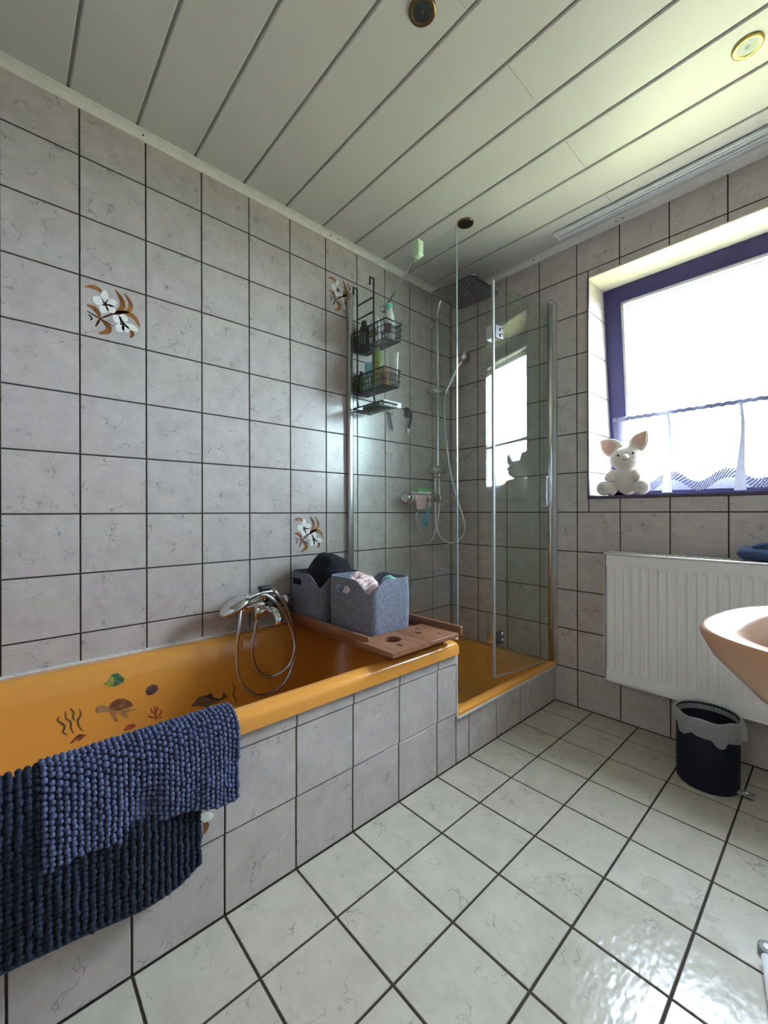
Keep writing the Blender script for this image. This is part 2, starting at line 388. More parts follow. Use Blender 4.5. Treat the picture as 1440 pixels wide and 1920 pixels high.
# window wall with its opening
WX0, WX1, WZ0, WZ1 = .866, 1.96, 1.062, 2.152
wb = MB()
for a, b in (((-.12, 0), (WX0, ZC + .08)), ((WX1, 0), (XR + .12, ZC + .08)), ((WX0, 0), (WX1, WZ0)), ((WX0, WZ1), (WX1, ZC + .08))):
    wb.box((a[0], G, a[1]), (b[0], .42, b[1]))
wb = wb.build('wall_back', 'grout', kind='structure')
xs = lines(COLW, .2, 0, XR)
for i in range(len(xs) - 1):
    for k in range(len(zs) - 1):
        a0, a1, b0, b1 = xs[i], xs[i + 1], zs[k], zs[k + 1]
        if a1 < .7 and b1 < .2: continue
        rects = [(a0, a1, b0, b1)]
        if a1 > WX0 and a0 < WX1 and b1 > WZ0 and b0 < WZ1:
            rects = []
            if a0 < WX0: rects.append((a0, WX0, b0, b1)); a0 = WX0
            if a1 > WX1: rects.append((WX1, a1, b0, b1)); a1 = WX1
            if b0 < WZ0: rects.append((a0, a1, b0, WZ0 - .006))
            if b1 > WZ1: rects.append((a0, a1, WZ1, b1))
        elif b0 < WZ1 and b1 > WZ0 and a0 < WX0 < a1: pass
        for r in rects: tile(wb, 'wall_tile', (0, 0, 0), (1, 0, 0), (0, 0, 1), (0, -1, 0), *r)
# vertical cut joint running up beside the window belongs to the same grid; reveal: side tiles, sill, plastered lintel
for k in range(len(zs) - 1):
    b0, b1 = max(zs[k], WZ0 + .008), min(zs[k + 1], WZ1)
    if b1 - b0 > .02:
        tile(wb, 'wall_tile', (WX0 + .003, 0, 0), (0, 1, 0), (0, 0, 1), (1, 0, 0), .006, .34, b0, b1)
        tile(wb, 'wall_tile', (WX1 - .003, 0, 0), (0, 1, 0), (0, 0, 1), (-1, 0, 0), .006, .34, b0, b1)
MB().box((WX0, .001, WZ1 - .004), (WX1, .40, WZ1 + .002)).build('lintel_soffit', 'cream_plaster', wb)
for a, b in zip(lines(COLW, .2, WX0, WX1)[:-1], lines(COLW, .2, WX0, WX1)[1:]):
    tile(wb, 'wall_tile', (0, 0, WZ0 + .006), (1, 0, 0), (0, 1, 0), (0, 0, 1), a, b, .0, .36)
t = MB().box((WX0 - .003, -.006, WZ0 - .004), (WX0 + .004, .004, WZ1)).box((WX0 - .003, -.006, WZ0 - .006), (WX1, .004, WZ0 + .006)).build('trim_1', 'plum_trim'); t['kind'] = 'structure'
# right wall, rear wall; doorway and hall behind added to let fill light in
struct('wall_right', 'plaster', (XR, YF - .1, 0), (XR + .12, .4, ZC + .08))
m = MB().box((-.12, YF - .1, 0), (1.1, YF, ZC + .08)).box((2.0, YF - .1, 0), (XR, YF, ZC + .08)).box((1.1, YF - .1, 2.02), (2.0, YF, ZC + .08)).build('wall_front', 'plaster'); m['kind'] = 'structure'
m = MB().box((.4, -4.4, 0), (.5, YF - .1, 2.45)).box((2.6, -4.4, 0), (2.7, YF - .1, 2.45)).box((.4, -4.5, 0), (2.7, -4.4, 2.45)).build('wall_added_hall', 'plaster'); m['kind'] = 'structure'
struct('ceiling_added_hall', 'plaster', (.4, -4.5, 2.45), (2.7, YF - .1, 2.5)); struct('floor_added_hall', 'added_hall_floor', (.4, -4.5, -.1), (2.7, YF, -.002))
struct('ground_lawn', 'lawn', (-14, .6, -.7), (16, 30, -.5))
# floor
fl = struct('floor', 'grout', (-.12, YF, -.1), (XR + .12, .42, -G))
fx = lines(.8818, .2, .6923, XR); fy = lines(-.1529, .2, YF, 0)
for i in range(len(fx) - 1):
    for k in range(len(fy) - 1):
        tile(fl, 'floor_tile', (0, 0, 0), (1, 0, 0), (0, 1, 0), (0, 0, 1), fx[i], fx[i + 1], fy[k], fy[k + 1], j=.0058)
# bath and shower tray apron (leans out a little at the top)
ap = MB(); XB = .6923
BT = .439; TT = .183; YT = -.838
ap.box((XB - .05, YF, 0), (XB - G, YT, BT)); ap.box((XB - .05, YT, 0), (XB - G, 0, TT))
ap = ap.build('wall_bath_front', 'grout', kind='structure')
lean = .0
for k in range(len(fy) - 1):
    for (z0, z1, ox) in ((0, .2, 0), (.2, .397, .003), (.397, BT, .007)):
        y0, y1 = fy[k], fy[k + 1]
        if y1 <= YT: segs = [(y0, y1, z0, z1)]
        elif y0 >= YT: segs = [(y0, y1, z0, min(z1, TT))] if z0 < TT else []
        else: segs = [(y0, YT, z0, z1)] + ([(YT, y1, z0, min(z1, TT))] if z0 < TT else [])
        for s_ in segs:
            t = tile(ap, 'wall_tile', (XB + ox, 0, 0), (0, 1, 0), (0, 0, 1), (1, 0, 0), *s_, depth=.004 + ox)
            if t and abs((y0 + y1) / 2 + 1.853) < .1 and z0 == .2: floral['d'] = t
# ceiling of wide panels with recessed grooves
ce = struct('ceiling', 'ceiling_dark', (-.12, YF, ZC + .007), (XR + .12, .4, ZC + .09))
SP = .1975; ky = 0; y1 = 0
edges = [0] + [-.02 - SP * k for k in range(0, 14)]
for i in range(len(edges) - 1):
    y1, y0 = edges[i], max(edges[i + 1], YF)
    if y1 <= YF: break
    if i % 2: cuts = [0, 1.025, XR]
    else: cuts = [0, XR]
    for a, b in zip(cuts[:-1], cuts[1:]):
        g = .0045; mb = MB(); xa = a + (.0006 if a else 0); xb = b - (.0006 if b < XR else 0)
        # panel with bevelled long edges
        pr = [(y0 + g, ZC + .0075), (y0 + g, ZC + .0025), (y0 + g + .003, ZC), (y1 - g - .003, ZC), (y1 - g, ZC + .0025), (y1 - g, ZC + .0075)]
        mb.prism(pr, xb - xa, lambda p_, q_, h: (xa + h, p_, q_)); mb.build('ceiling_panel', 'ceiling_panel', ce)
# cove trims
def cove(name, pts):   # quarter-round strip between wall and ceiling
    mb = MB(); pr = [(0, -.026), (.004, -.026)] + [(.027 - .023 * math.cos(t * PI / 12), -.024 + .022 * math.sin(t * PI / 12)) for t in range(7)] + [(.03, 0), (0, 0)]
    (ax, s0, s1) = pts
    if ax == 'L': mb.prism(pr, s1 - s0, lambda p_, q_, h: (p_, s0 + h, ZC + q_))
    else: mb.prism(pr, s1 - s0, lambda p_, q_, h: (s0 + h, -p_, ZC + q_))
    o = mb.build(name, 'white_trim'); o['kind'] = 'structure'; return o
c1 = cove('trim_2', ('L', YF, 0)); c2 = cove('trim_3', ('B', 0, XR))
for (x, y) in ((272, 248), (622, 437), (637, 445)):
    q = atx(.012, x, y); MB().ball((.0135, q.y, 2.359), .003, seg=8, rings=5).build('nail_head', 'dark_eye', c1)
for (x, y) in ((1004, 485), (1158, 411), (1171, 404)):
    q = aty(-.012, x, y); MB().ball((q.x, -.0135, 2.359), .003, seg=8, rings=5).build('nail_head', 'dark_eye', c2)

# flower prints on the decorated tiles
def ribbon(p0, p1, p2, wmax, n=10):
    L = []; R = []
    for i in range(n + 1):
        t = i / n; x = (1 - t) ** 2 * p0[0] + 2 * t * (1 - t) * p1[0] + t * t * p2[0]; y = (1 - t) ** 2 * p0[1] + 2 * t * (1 - t) * p1[1] + t * t * p2[1]
        dx = 2 * (1 - t) * (p1[0] - p0[0]) + 2 * t * (p2[0] - p1[0]); dy = 2 * (1 - t) * (p1[1] - p0[1]) + 2 * t * (p2[1] - p1[1]); l = math.hypot(dx, dy) or 1
        w_ = wmax * (math.sin(PI * min(1, t * .92 + .04)) ** .8) + .004; L.append((x - dy / l * w_, y + dx / l * w_)); R.append((x + dy / l * w_, y - dx / l * w_))
    return L + R[::-1]
def flower_print(t, axis):
    base = WLOC[t.name]; S = .19; fn = lambda a, b, h: base + Vector((.0003 + h, (a - .5) * S, (b - .5) * S))
    lv = MB(); dk = MB(); pt = MB(); ct = MB()
    for (a, b, c, w_) in (((.32, .80), (.24, .93), (.06, .84), .035), ((.45, .48), (.78, .66), (.52, .94), .04), ((.55, .53), (.92, .66), (.66, .93), .032), ((.42, .46), (.82, .72), (.91, .38), .04), ((.28, .34), (.24, .55), (.08, .52), .035), ((.28, .34), (.56, .18), (.26, .07), .045), ((.71, .28), (.85, .24), (.75, .13), .03)):
        lv.prism(ribbon(a, b, c, w_), .0003, fn)
    for (a, b, c, w_) in (((.28, .34), (.2, .37), (.09, .42), .008), ((.28, .34), (.25, .27), (.21, .18), .014), ((.28, .34), (.4, .44), (.48, .49), .012), ((.28, .34), (.38, .32), (.48, .26), .006), ((.11, .37), (.19, .30), (.13, .27), .008)):
        dk.prism(ribbon(a, b, c, w_), .0004, fn)
    for (cx, cy, offs) in ((.36, .63, ((90, .25, .055), (25, .2, .07), (-40, .18, .07), (-110, .18, .07), (160, .2, .08))), (.63, .36, ((-15, .26, .055), (75, .18, .07), (140, .18, .07), (-120, .18, .07), (-65, .17, .06)))):
        for (an, ln, w_) in offs:
            ca, sa = math.cos(math.radians(an)), math.sin(math.radians(an))
            pt.prism(ribbon((cx + ca * .01, cy + sa * .01), (cx + ca * ln * .6 - sa * .02, cy + sa * ln * .6 + ca * .02), (cx + ca * ln, cy + sa * ln), w_), .0006, fn)
        for an in range(0, 360, 72):
            ca, sa = math.cos(math.radians(an)), math.sin(math.radians(an)); ct.prism(ribbon((cx, cy), (cx + ca * .02, cy + sa * .03), (cx + ca * .05, cy + sa * .05), .012, 4), .0009, fn)
    lv.build('leaf_print', 'leaf_brown', t); dk.build('stem_print', 'leaf_dark', t); pt.build('petal_print', 'petal', t); ct.build('stamen_print', 'leaf_dark', t)
for k_, t in floral.items(): flower_print(t, 0)

# ------------------------------------------------------------------ window: fixed frame, tilted sash, pane
wf = MB()
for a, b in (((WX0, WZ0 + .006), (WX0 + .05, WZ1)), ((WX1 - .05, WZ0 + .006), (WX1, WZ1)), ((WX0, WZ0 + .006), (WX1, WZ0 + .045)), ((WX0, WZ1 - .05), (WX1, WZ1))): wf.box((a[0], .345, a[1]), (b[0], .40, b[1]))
wf = wf.build('window_1', 'veil_tinted_frame', kind='structure')
TL = math.radians(7.3); S0 = Vector((0, .335, WZ0 + .04)); su = Vector((0, -math.sin(TL), math.cos(TL))); sn = Vector((0, -math.cos(TL), -math.sin(TL)))
SX0, SX1, SH, SW = WX0 + .004, WX1 - .004, 1.052, .088
def sash(a0, a1, b0, b1, d0, d1, name, mat):
    mb = MB(); vs = [Vector((x, 0, 0)) + S0 + su * b + sn * d for x in (a0, a1) for b in (b0, b1) for d in (d0, d1)]
    mb.add(vs, [(0, 1, 3, 2), (4, 6, 7, 5), (0, 4, 5, 1), (2, 3, 7, 6), (0, 2, 6, 4), (1, 5, 7, 3)]); return mb.build(name, mat, wf)
sash(SX0, SX0 + SW - .012, 0, SH, -.05, .012, 'sash_stile', 'veil_tinted_frame'); sash(SX1 - SW + .012, SX1, 0, SH, -.05, .012, 'sash_stile', 'veil_tinted_frame')
sash(SX0 + SW - .012, SX1 - SW + .012, SH - SW + .012, SH, -.05, .012, 'sash_rail', 'veil_tinted_frame'); sash(SX0 + SW - .012, SX1 - SW + .012, 0, SW - .012, -.05, .012, 'sash_rail', 'veil_tinted_frame')
i0, i1, j0, j1 = SX0 + SW - .012, SX1 - SW + .012, SW - .012, SH - SW + .012
for q in ((i0, i0 + .014, j0, j1), (i1 - .014, i1, j0, j1), (i0, i1, j0, j0 + .014), (i0, i1, j1 - .014, j1)): sash(*q, -.03, .006, 'glazing_bead', 'white_plastic')
sash(i0, i1, j0, j1, -.022, -.018, 'pane', 'pane_glass')

# ------------------------------------------------------------------ bath tub
OX0, OX1, OY0, OY1 = .002, .7135, -2.55, -.838
def ring(ins, z, r, endx=0):
    return rrect(OX0 + ins[0], OX1 - ins[1], OY0 + ins[2], OY1 - ins[3], r, z)
TUBP = [((0, 0, 0, 0), .440, .01), ((0, 0, 0, 0), .468, .012), ((.001, .004, .004, .004), .480, .014), ((.002, .014, .014, .012), .488, .018), ((.004, .03, .03, .03), .491, .03),
        ((.035, .045, .05, .05), .490, .05), ((.05, .058, .064, .062), .484, .06), ((.06, .068, .075, .075), .470, .07), ((.072, .078, .095, .085), .42, .09),
        ((.088, .092, .15, .105), .32, .11), ((.105, .108, .24, .13), .20, .13), ((.13, .13, .32, .16), .115, .14), ((.17, .17, .38, .20), .085, .13), ((.26, .26, .50, .30), .078, .08)]
tub = thing('bathtub', 'long orange enamel bathtub built in behind the tiled apron', 'bathtub', (.36, -1.7, .078))
b = MB().loft([ring(i, z, r) for i, z, r in TUBP], cap1=True).build('shell', 'enamel', tub)
MB().box((.0, OY0, .486), (.011, -.845, .497)).build('sealant', 'silicone', tub)
MB().box((OX1 - .026, -.839, .19), (OX1 - .016, -.834, .44)).build('end_strip', 'white_plastic', tub)
def tubx(z):
    pr = [(z_, OX0 + i[0]) for i, z_, r in TUBP[7:13]]
    for (z1, x1), (z0, x0) in zip(pr[:-1], pr[1:]):
        if z0 <= z <= z1: return x0 + (x1 - x0) * (z - z0) / (z1 - z0)
    return .1
# sea-life stickers on the tub wall
def sticker(name, label, layers, group='sea-life stickers on the tub wall'):
    o = None; allp = [p_ for (_, _, polys) in layers for po in polys for p_ in po]
    org = atx(.095, sum(p_[0] for p_ in allp) / len(allp), sum(p_[1] for p_ in allp) / len(allp))
    root = thing(name, label, 'sticker', (tubx(org.z), org.y, org.z), group)
    for li, (nm, mat, polys) in enumerate(layers):
        mb = MB()
        for po in polys:
            w_ = []
            for (x, y) in po:
                q = atx(.095, x, y)
                for _ in range(3): q = atx(tubx(q.z), x, y)
                w_.append(q)
            n_ = len(w_); h0 = .0009 + li * .0006
            vs = [q + Vector((h0 - .0008, 0, .0002)) for q in w_] + [q + Vector((h0, 0, .0002)) for q in w_]
            mb.add(vs, [tuple(range(n_)), tuple(reversed(range(n_, 2 * n_)))] + [(i, i + n_, (i + 1) % n_ + n_, (i + 1) % n_) for i in range(n_)])
        mb.build(nm, mat, root)
    return root
def ell(cx, cy, rx, ry, a=0, n=16): 
    ca, sa = math.cos(a), math.sin(a); return [(cx + rx * math.cos(2 * PI * k / n) * ca - ry * math.sin(2 * PI * k / n) * sa, cy + rx * math.cos(2 * PI * k / n) * sa + ry * math.sin(2 * PI * k / n) * ca) for k in range(n)]
def rib(pts, w_): 
    P2 = [(p_.x, p_.y) for p_ in spline([(x, y, 0) for x, y in pts], 5)]; L = []; R = []
    for i, p_ in enumerate(P2):
        a, b = P2[max(i - 1, 0)], P2[min(i + 1, len(P2) - 1)]; dx, dy = b[0] - a[0], b[1] - a[1]; l = math.hypot(dx, dy) or 1; ww = w_ * (.35 + .65 * math.sin(PI * i / (len(P2) - 1)))
        L.append((p_[0] - dy / l * ww, p_[1] + dx / l * ww)); R.append((p_[0] + dy / l * ww, p_[1] - dx / l * ww))
    return L + R[::-1]
Z3 = 3.789
def zq(l): return [(90 + x / Z3, 1240 + y / Z3) for x, y in l]
sticker('fish_sticker', 'green and yellow fish sticker on the orange tub wall', [('body', 'deco_yellow_green', [zq([(385, 150), (420, 125), (440, 85), (490, 70), (525, 100), (550, 105), (535, 130), (540, 145), (520, 140), (490, 165), (430, 172)])]), ('stripe', 'deco_green', [zq([(445, 85), (490, 72), (525, 105), (528, 135), (490, 158), (455, 165), (470, 125)])])])
sticker('shell_sticker', 'small purple shell sticker on the orange tub wall', [('fan', 'deco_purple', [zq([(685, 205), (700, 175), (735, 155), (765, 158), (780, 180), (765, 205), (740, 228), (700, 232)])]), ('rib', 'deco_dark', [zq([(700, 225), (706, 228), (750, 166), (745, 164)]), zq([(705, 226), (712, 229), (770, 180), (766, 176)]), zq([(696, 222), (700, 224), (716, 175), (712, 174)])])])
sticker('turtle_sticker', 'brown sea turtle sticker on the orange tub wall', [('skin', 'deco_tan', [zq([(328, 335), (345, 305), (380, 298), (420, 312), (440, 330), (500, 345), (580, 325), (640, 328), (600, 340), (540, 355), (575, 385), (540, 390), (490, 360), (470, 365), (490, 415), (470, 415), (445, 370), (430, 345), (380, 350), (340, 358)])]), ('carapace', 'deco_brown', [zq([(425, 315), (445, 280), (480, 258), (530, 254), (580, 275), (598, 305), (560, 320), (500, 340), (450, 335)])])])
sticker('seaweed_sticker', 'cluster of wavy dark seaweed stickers on the orange tub wall', [('frond', 'deco_olive', [rib(zq(l), 1.9) for l in ([(70, 380), (65, 410), (110, 445), (100, 490), (130, 510)], [(118, 345), (120, 390), (155, 420), (155, 460), (175, 500)], [(150, 322), (175, 350), (170, 385), (185, 410)], [(212, 325), (228, 360), (205, 410), (215, 455), (240, 480)])])])
sticker('coral_sticker', 'red branching coral sticker on the orange tub wall', [('branch', 'deco_red', [rib(zq(l), 1.5) for l in ([(755, 412), (757, 370), (750, 312)], [(757, 390), (715, 385), (708, 375)], [(757, 370), (730, 345), (728, 325)], [(757, 385), (790, 365), (803, 330)], [(756, 395), (790, 390), (800, 385)], [(757, 355), (770, 330), (768, 312)])])])
sticker('red_fish_sticker', 'dark red fish sticker near the seaweed on the tub wall', [('body', 'deco_red', [zq([(143, 572), (175, 535), (215, 505), (270, 510), (250, 525), (210, 560), (200, 545), (165, 568)])]), ('back', 'deco_dark', [zq([(175, 540), (215, 508), (250, 512), (215, 525)])])])
sticker('crab_sticker', 'red crab sticker half hidden by the blue bath mat', [('body', 'deco_red', [zq([(525, 480), (555, 445), (600, 430), (622, 445), (600, 465), (560, 480)])])])
sticker('dolphin_sticker', 'grey dolphin sticker on the orange tub wall', [('body', 'deco_grey', [zq([(1005, 315), (1030, 285), (1065, 245), (1130, 232), (1155, 215), (1165, 250), (1215, 258), (1230, 245), (1240, 210), (1255, 235), (1278, 245), (1240, 262), (1190, 290), (1140, 305), (1148, 345), (1110, 320), (1060, 310), (1030, 315)])]), ('back', 'deco_dark', [zq([(1065, 247), (1130, 235), (1155, 218), (1164, 252), (1215, 261), (1160, 265), (1120, 245)])])])
sticker('eelgrass_sticker', 'single wavy seaweed strand sticker beside the dolphin', [('frond', 'deco_olive', [rib(zq([(1303, 150), (1320, 190), (1308, 230), (1330, 270), (1325, 300)]), 1.5)])])

# ------------------------------------------------------------------ shower tray
tr = thing('shower_tray', 'orange enamel shower tray in the tiled corner', 'shower tray', (.35, -.42, .06))
def tring(i, z, r): return rrect(.002 + i, .700 - i * .75, -.832 + i, -.004 - i, r, z)
MB().loft([tring(0, .184, .006), tring(0, .197, .008), tring(.008, .205, .012), tring(.05, .204, .03), tring(.07, .195, .05), tring(.085, .15, .07), tring(.11, .095, .08), tring(.16, .078, .07), tring(.3, .07, .02)], cap1=True).build('shell', 'enamel', tr)
MB().box((.694, -.838, .180), (.7035, -.002, .188)).build('sealant', 'silicone', tr)
MB().lathe([(.0, .074), (.04, .074), (.042, .071), (.0, .0712)], (.35, -.42, 0)).build('drain', 'chrome', tr)

# ------------------------------------------------------------------ shower glass
GY = -.833
sg = thing('glass_screen', 'fixed clear glass shower screen between tub and shower', 'shower screen', (.35, GY, .49))
MB().box((.012, GY - .003, .497), (.698, GY + .003, 2.112)).build('pane', 'shower_glass', sg)
MB().box((.001, GY - .014, .498), (.026, GY + .014, 2.125), .006).build('wall_profile', 'satin_chrome', sg)
MB().box((.6972, GY - .0034, .5), (.699, GY + .0034, 2.1122)).build('polished_edge', 'glass_edge', sg)
MB().box((.03, GY - .006, .491), (.695, GY + .006, .499)).build('bottom_seal', 'white_plastic', sg)
sb = thing('stabiliser_bar', 'thin chrome bar bracing the glass screen to the tiled wall', 'support bar', (0, -.582, 2.11))
q0, q1 = Vector((.03, -.60, 2.112)), Vector((.488, GY + .018, 2.118))
MB().tube([q0, q1], .0065).build('bar', 'chrome', sb); MB().lathe([(.0, .0), (.022, .0), (.022, .010), (.012, .014), (.012, .034), (0, .036)], (.0005, -.594, 2.112), 'x', 20).build('wall_rosette', 'chrome', sb)
MB().box((.470, GY - .016, 2.088), (.506, GY + .019, 2.155), .005).build('clamp', 'pale_green_plastic', sb)
dr = thing('folding_shower_door', 'clear glass folding shower door with chrome wall profile', 'shower door', (.65, -.22, .2))
H0 = Vector((.580, -.432, 0)); W0_ = Vector((.662, -.016, 0)); F0 = Vector((.648, -.062, 0))
def vpane(a, b, off, z0, z1, th, name, mat):
    d = (b - a).normalized(); nn = Vector((d.y, -d.x, 0)); mb = MB()
    vs = [p_ + nn * (off + s_ * th / 2) + Vector((0, 0, z)) for p_ in (a, b) for s_ in (-1, 1) for z in (z0, z1)]
    mb.add(vs, [(0, 1, 3, 2), (4, 6, 7, 5), (0, 4, 5, 1), (2, 3, 7, 6), (0, 2, 6, 4), (1, 5, 7, 3)]); return mb.build(name, mat, dr)
vpane(H0, W0_, -.012, .212, 2.075, .006, 'wall_leaf', 'shower_glass'); vpane(H0 + Vector((.004, 0, 0)), F0, .02, .212, 2.075, .006, 'folded_leaf', 'shower_glass')
vpane(H0 + Vector((.006, -.008, 0)), H0 + Vector((.008, .001, 0)), .02, .208, 2.085, .012, 'edge_seal', 'door_seal')
vpane(H0 + Vector((-.004, -.004, 0)), H0 + Vector((-.003, .001, 0)), -.012, .212, 2.075, .008, 'edge_seal', 'shower_glass')
vpane(H0 + Vector((.006, 0, 0)), F0, .02, .207, .212, .007, 'bottom_seal', 'door_seal')
for z in (1.845, .395):
    h = vpane(H0 + Vector((.004, .004, 0)), H0 + Vector((.014, .055, 0)), .028, z - .03, z + .03, .009, 'hinge', 'dark_steel')
    vpane(H0 + Vector((.0, .004, 0)), H0 + Vector((.008, .045, 0)), -.020, z - .03, z + .03, .009, 'hinge', 'satin_chrome')
    MB().box((H0.x - .012, H0.y - .010, z - .03), (H0.x + .024, H0.y + .002, z + .03), .003).build('hinge', 'satin_chrome', dr)
    for dz in (-.014, .014): MB().lathe([(0, .0), (.009, .0), (.009, .004), (0, .004)], (H0.x + .043, H0.y + .036, z + dz), 'x', 14).build('hinge_screw', 'chrome', dr)
MB().tube([(.677, -.016, .204), (.677, -.016, 2.09)], .013, 20).build('wall_profile', 'chrome', dr)
MB().ball((.677, -.016, 2.092), (.0155, .0155, .012)).build('profile_cap', 'satin_chrome', dr)
MB().box((.690, -.012, .204), (.708, -.0005, 2.085)).build('wall_channel', 'satin_chrome', dr)
hx = F0 + (H0 - F0).normalized() * .045 + Vector((.03, 0, 0))
MB().tube(spline([hx + Vector((0, 0, 1.02)), hx + Vector((.035, -.006, 1.02)), hx + Vector((.035, -.006, 1.05)), hx + Vector((.035, -.006, 1.14)), hx + Vector((.035, -.006, 1.17)), hx + Vector((0, 0, 1.17))], 5), .006).build('handle', 'chrome', dr)

# ------------------------------------------------------------------ shower riser set
rs = thing('shower_set', 'chrome shower riser with square rain head on the corner wall', 'shower', (.06, -.197, 1.24))
RY = -.197; RX = .06
MB().tube(spline([(RX, RY, 1.25), (RX, RY, 1.7), (RX, RY, 2.12), (RX, RY, 2.2), (RX + .03, RY - .002, 2.265), (RX + .09, RY - .01, 2.288), (.26, -.222, 2.292), (.285, -.225, 2.285), (.288, -.226, 2.235)], 8), .0095, 12).build('riser_pipe', 'chrome', rs)
HD = Matrix.Rotation(math.radians(3), 3, 'Z'); hc = Vector((.288, -.228, 2.222))
hd = MB().loft([[HD @ v + hc for v in rrect(-.138, .138, -.138, .138, .022, z)] for z in (-.004, .002)], True, True); hd = hd.build('rain_head', 'dark_steel', rs)
nz = MB()
for i in range(14):
    for j in range(14):
        p_ = HD @ Vector((-.117 + i * .018, -.117 + j * .018, -.004)) + hc; nz.lathe([(.0, -.0022), (.0022, -.0015), (.0026, .0)], p_, seg=6)
nz.build('nozzle', 'nozzle', hd, kind='stuff')
MB().lathe([(.028, .0), (.028, .014), (.014, .03), (.012, .045)], hc + Vector((0, 0, .002))).build('head_joint', 'chrome', rs)
MB().tube([(.0005, -.190, 2.148), (RX, RY, 2.148)], .011).lathe([(.0, .0), (.02, .0), (.02, .006), (.0, .007)], (.0005, -.190, 2.148), 'x', 18).build('wall_bracket', 'satin_chrome', rs)
MB().tube([(RX - .005, RY, 2.142), (RX - .005, RY, 2.154)], .015).build('collar', 'chrome', rs)
MB().tube([(RX, RY - .055, 1.722), (RX, RY + .06, 1.722)], .0165, 16).build('slider', 'satin_chrome', rs)
MB().tube([(.0005, RY - .012, 1.725), (RX, RY - .012, 1.725)], .012).build('wall_bracket', 'satin_chrome', rs)
hs = MB().tube(spline([(RX + .018, RY + .048, 1.715), (RX + .05, RY + .062, 1.78), (RX + .09, RY + .078, 1.86), (RX + .125, RY + .088, 1.905)], 5), [.010] * 6 + [.0115] * 5 + [.013] * 5, 12); hs = hs.build('hand_shower', 'chrome', rs)
MB().lathe([(.0, .014), (.018, .012), (.034, .003), (.035, -.003), (.0, -.004)], (RX + .14, RY + .09, 1.912), M=Matrix.Rotation(math.radians(-68), 3, 'Y')).build('spray_face', 'satin_chrome', hs)
MB().tube([(RX - .002, RY - .052, 1.245), (RX + .002, RY + .062, 1.245)], .019, 18).build('diverter', 'satin_chrome', rs)
MB().tube([(RX + .004, RY + .045, 1.262), (RX + .004, RY + .047, 1.295)], .003, 8).build('diverter_lever', 'chrome', rs)
MB().tube([(.0005, RY - .01, 1.245), (RX, RY - .01, 1.245)], .011).build('wall_bracket', 'satin_chrome', rs)
hp = [(RX + .018, RY + .046, 1.712)] + [tuple(atx(v, x, y)) for v, x, y in ((.085, 834, 775), (.10, 838, 830), (.12, 846, 890), (.15, 857, 935), (.18, 868, 970), (.19, 872, 990), (.18, 868, 1005), (.15, 852, 1018), (.10, 835, 1016), (.08, 823, 1003), (.065, 817, 975), (.06, 816, 930))] + [(RX, RY - .022, 1.20), (RX, RY - .022, 1.226)]
MB().tube(spline(hp, 8), .0062, 8).build('hose', 'satin_chrome', rs)
hp2 = [(RX + .004, RY + .006, 1.226), (RX + .004, RY + .006, 1.18)] + [tuple(atx(v, x, y)) for v, x, y in ((.064, 824, 930), (.064, 822, 965), (.066, 815, 1000), (.068, 803, 1019), (.07, 792, 1010), (.07, 784, 985), (.068, 780, 965))] + [(.066, -.318, 1.035)]
MB().tube(spline(hp2, 8), .0062, 8).build('hose', 'satin_chrome', rs)
for y_ in (-.022, .006): MB().lathe([(.009, 0), (.009, .03), (.006, .034)], (RX + (.004 if y_ > 0 else 0), RY + y_, 1.196), seg=12).build('hose_nut', 'chrome', rs)
vl = thing('shower_mixer', 'chrome thermostatic shower mixer valve on the left tiled wall', 'mixer tap', (.06, -.35, 1.04))
MB().tube([(.066, -.455, 1.072), (.066, -.215, 1.072)], .0235, 20).build('body', 'satin_chrome', vl)
for a, b, n_ in ((-.487, -.457, 'temperature_knob'), (-.213, -.186, 'flow_knob')): MB().tube([(.066, a, 1.072), (.066, b, 1.072)], .025, 20).build(n_, 'chrome', vl)
for y_ in (-.425, -.262): MB().lathe([(.0, 0), (.034, 0), (.034, .008), (.02, .016), (.018, .05), (0, .052)], (.0005, y_, 1.072), 'x', 22).build('wall_rosette', 'chrome', vl)
MB().tube([(.066, -.2, 1.09), (.062, -.197, 1.125)], .003, 8).build('lever', 'chrome', vl)
# things on the mixer
s_ = thing('sponge', 'green scouring sponge lying on the shower mixer', 'sponge', (.066, -.355, 1.0965))
MB().box((.036, -.41, 1.108), (.098, -.30, 1.126), .004).build('scourer', 'sponge_green', s_); MB().box((.036, -.41, 1.0965), (.098, -.30, 1.1085), .004).build('foam', 'sponge_white', s_)
def drape(cy0, cy1, cx, z, r, l0, l1, amp, name, mat):
    def f(u, v):
        y = cy0 + (cy1 - cy0) * u; L = l0 + PI * r + l1; s_ = v * L; wv = amp * math.sin(u * 9 + v * 2)
        if s_ < l0: return Vector((cx - r - .3 * abs(wv), y, z - (l0 - s_)))
        if s_ < l0 + PI * r: a = (s_ - l0) / r; return Vector((cx - r * math.cos(a), y, z + r * math.sin(a)))
        d = s_ - l0 - PI * r; return Vector((cx + r + wv * min(1, d / .03) + .004, y + .008 * math.sin(v * 5) * (u - .5), z - d))
    return MB().grid(f, 18, 24).build(name, mat)
o = drape(-.435, -.335, .066, 1.072, .0275, .03, .065, .004, 'wash_cloth', 'pink_cloth'); solid(o, .002); tag(o, 'pink wash cloth draped over the shower mixer', 'cloth')
o = drape(-.328, -.298, .066, 1.072, .0275, .03, .05, .003, 'rag', 'pink_stripe'); solid(o, .002); tag(o, 'narrow pale rag hanging beside the pink cloth on the mixer', 'cloth')
sq = thing('blue_scraper', 'small bright blue plastic scraper hanging under the shower mixer', 'scraper', (.075, -.33, .91))
M_ = Matrix.Rotation(math.radians(-18), 3, 'X')
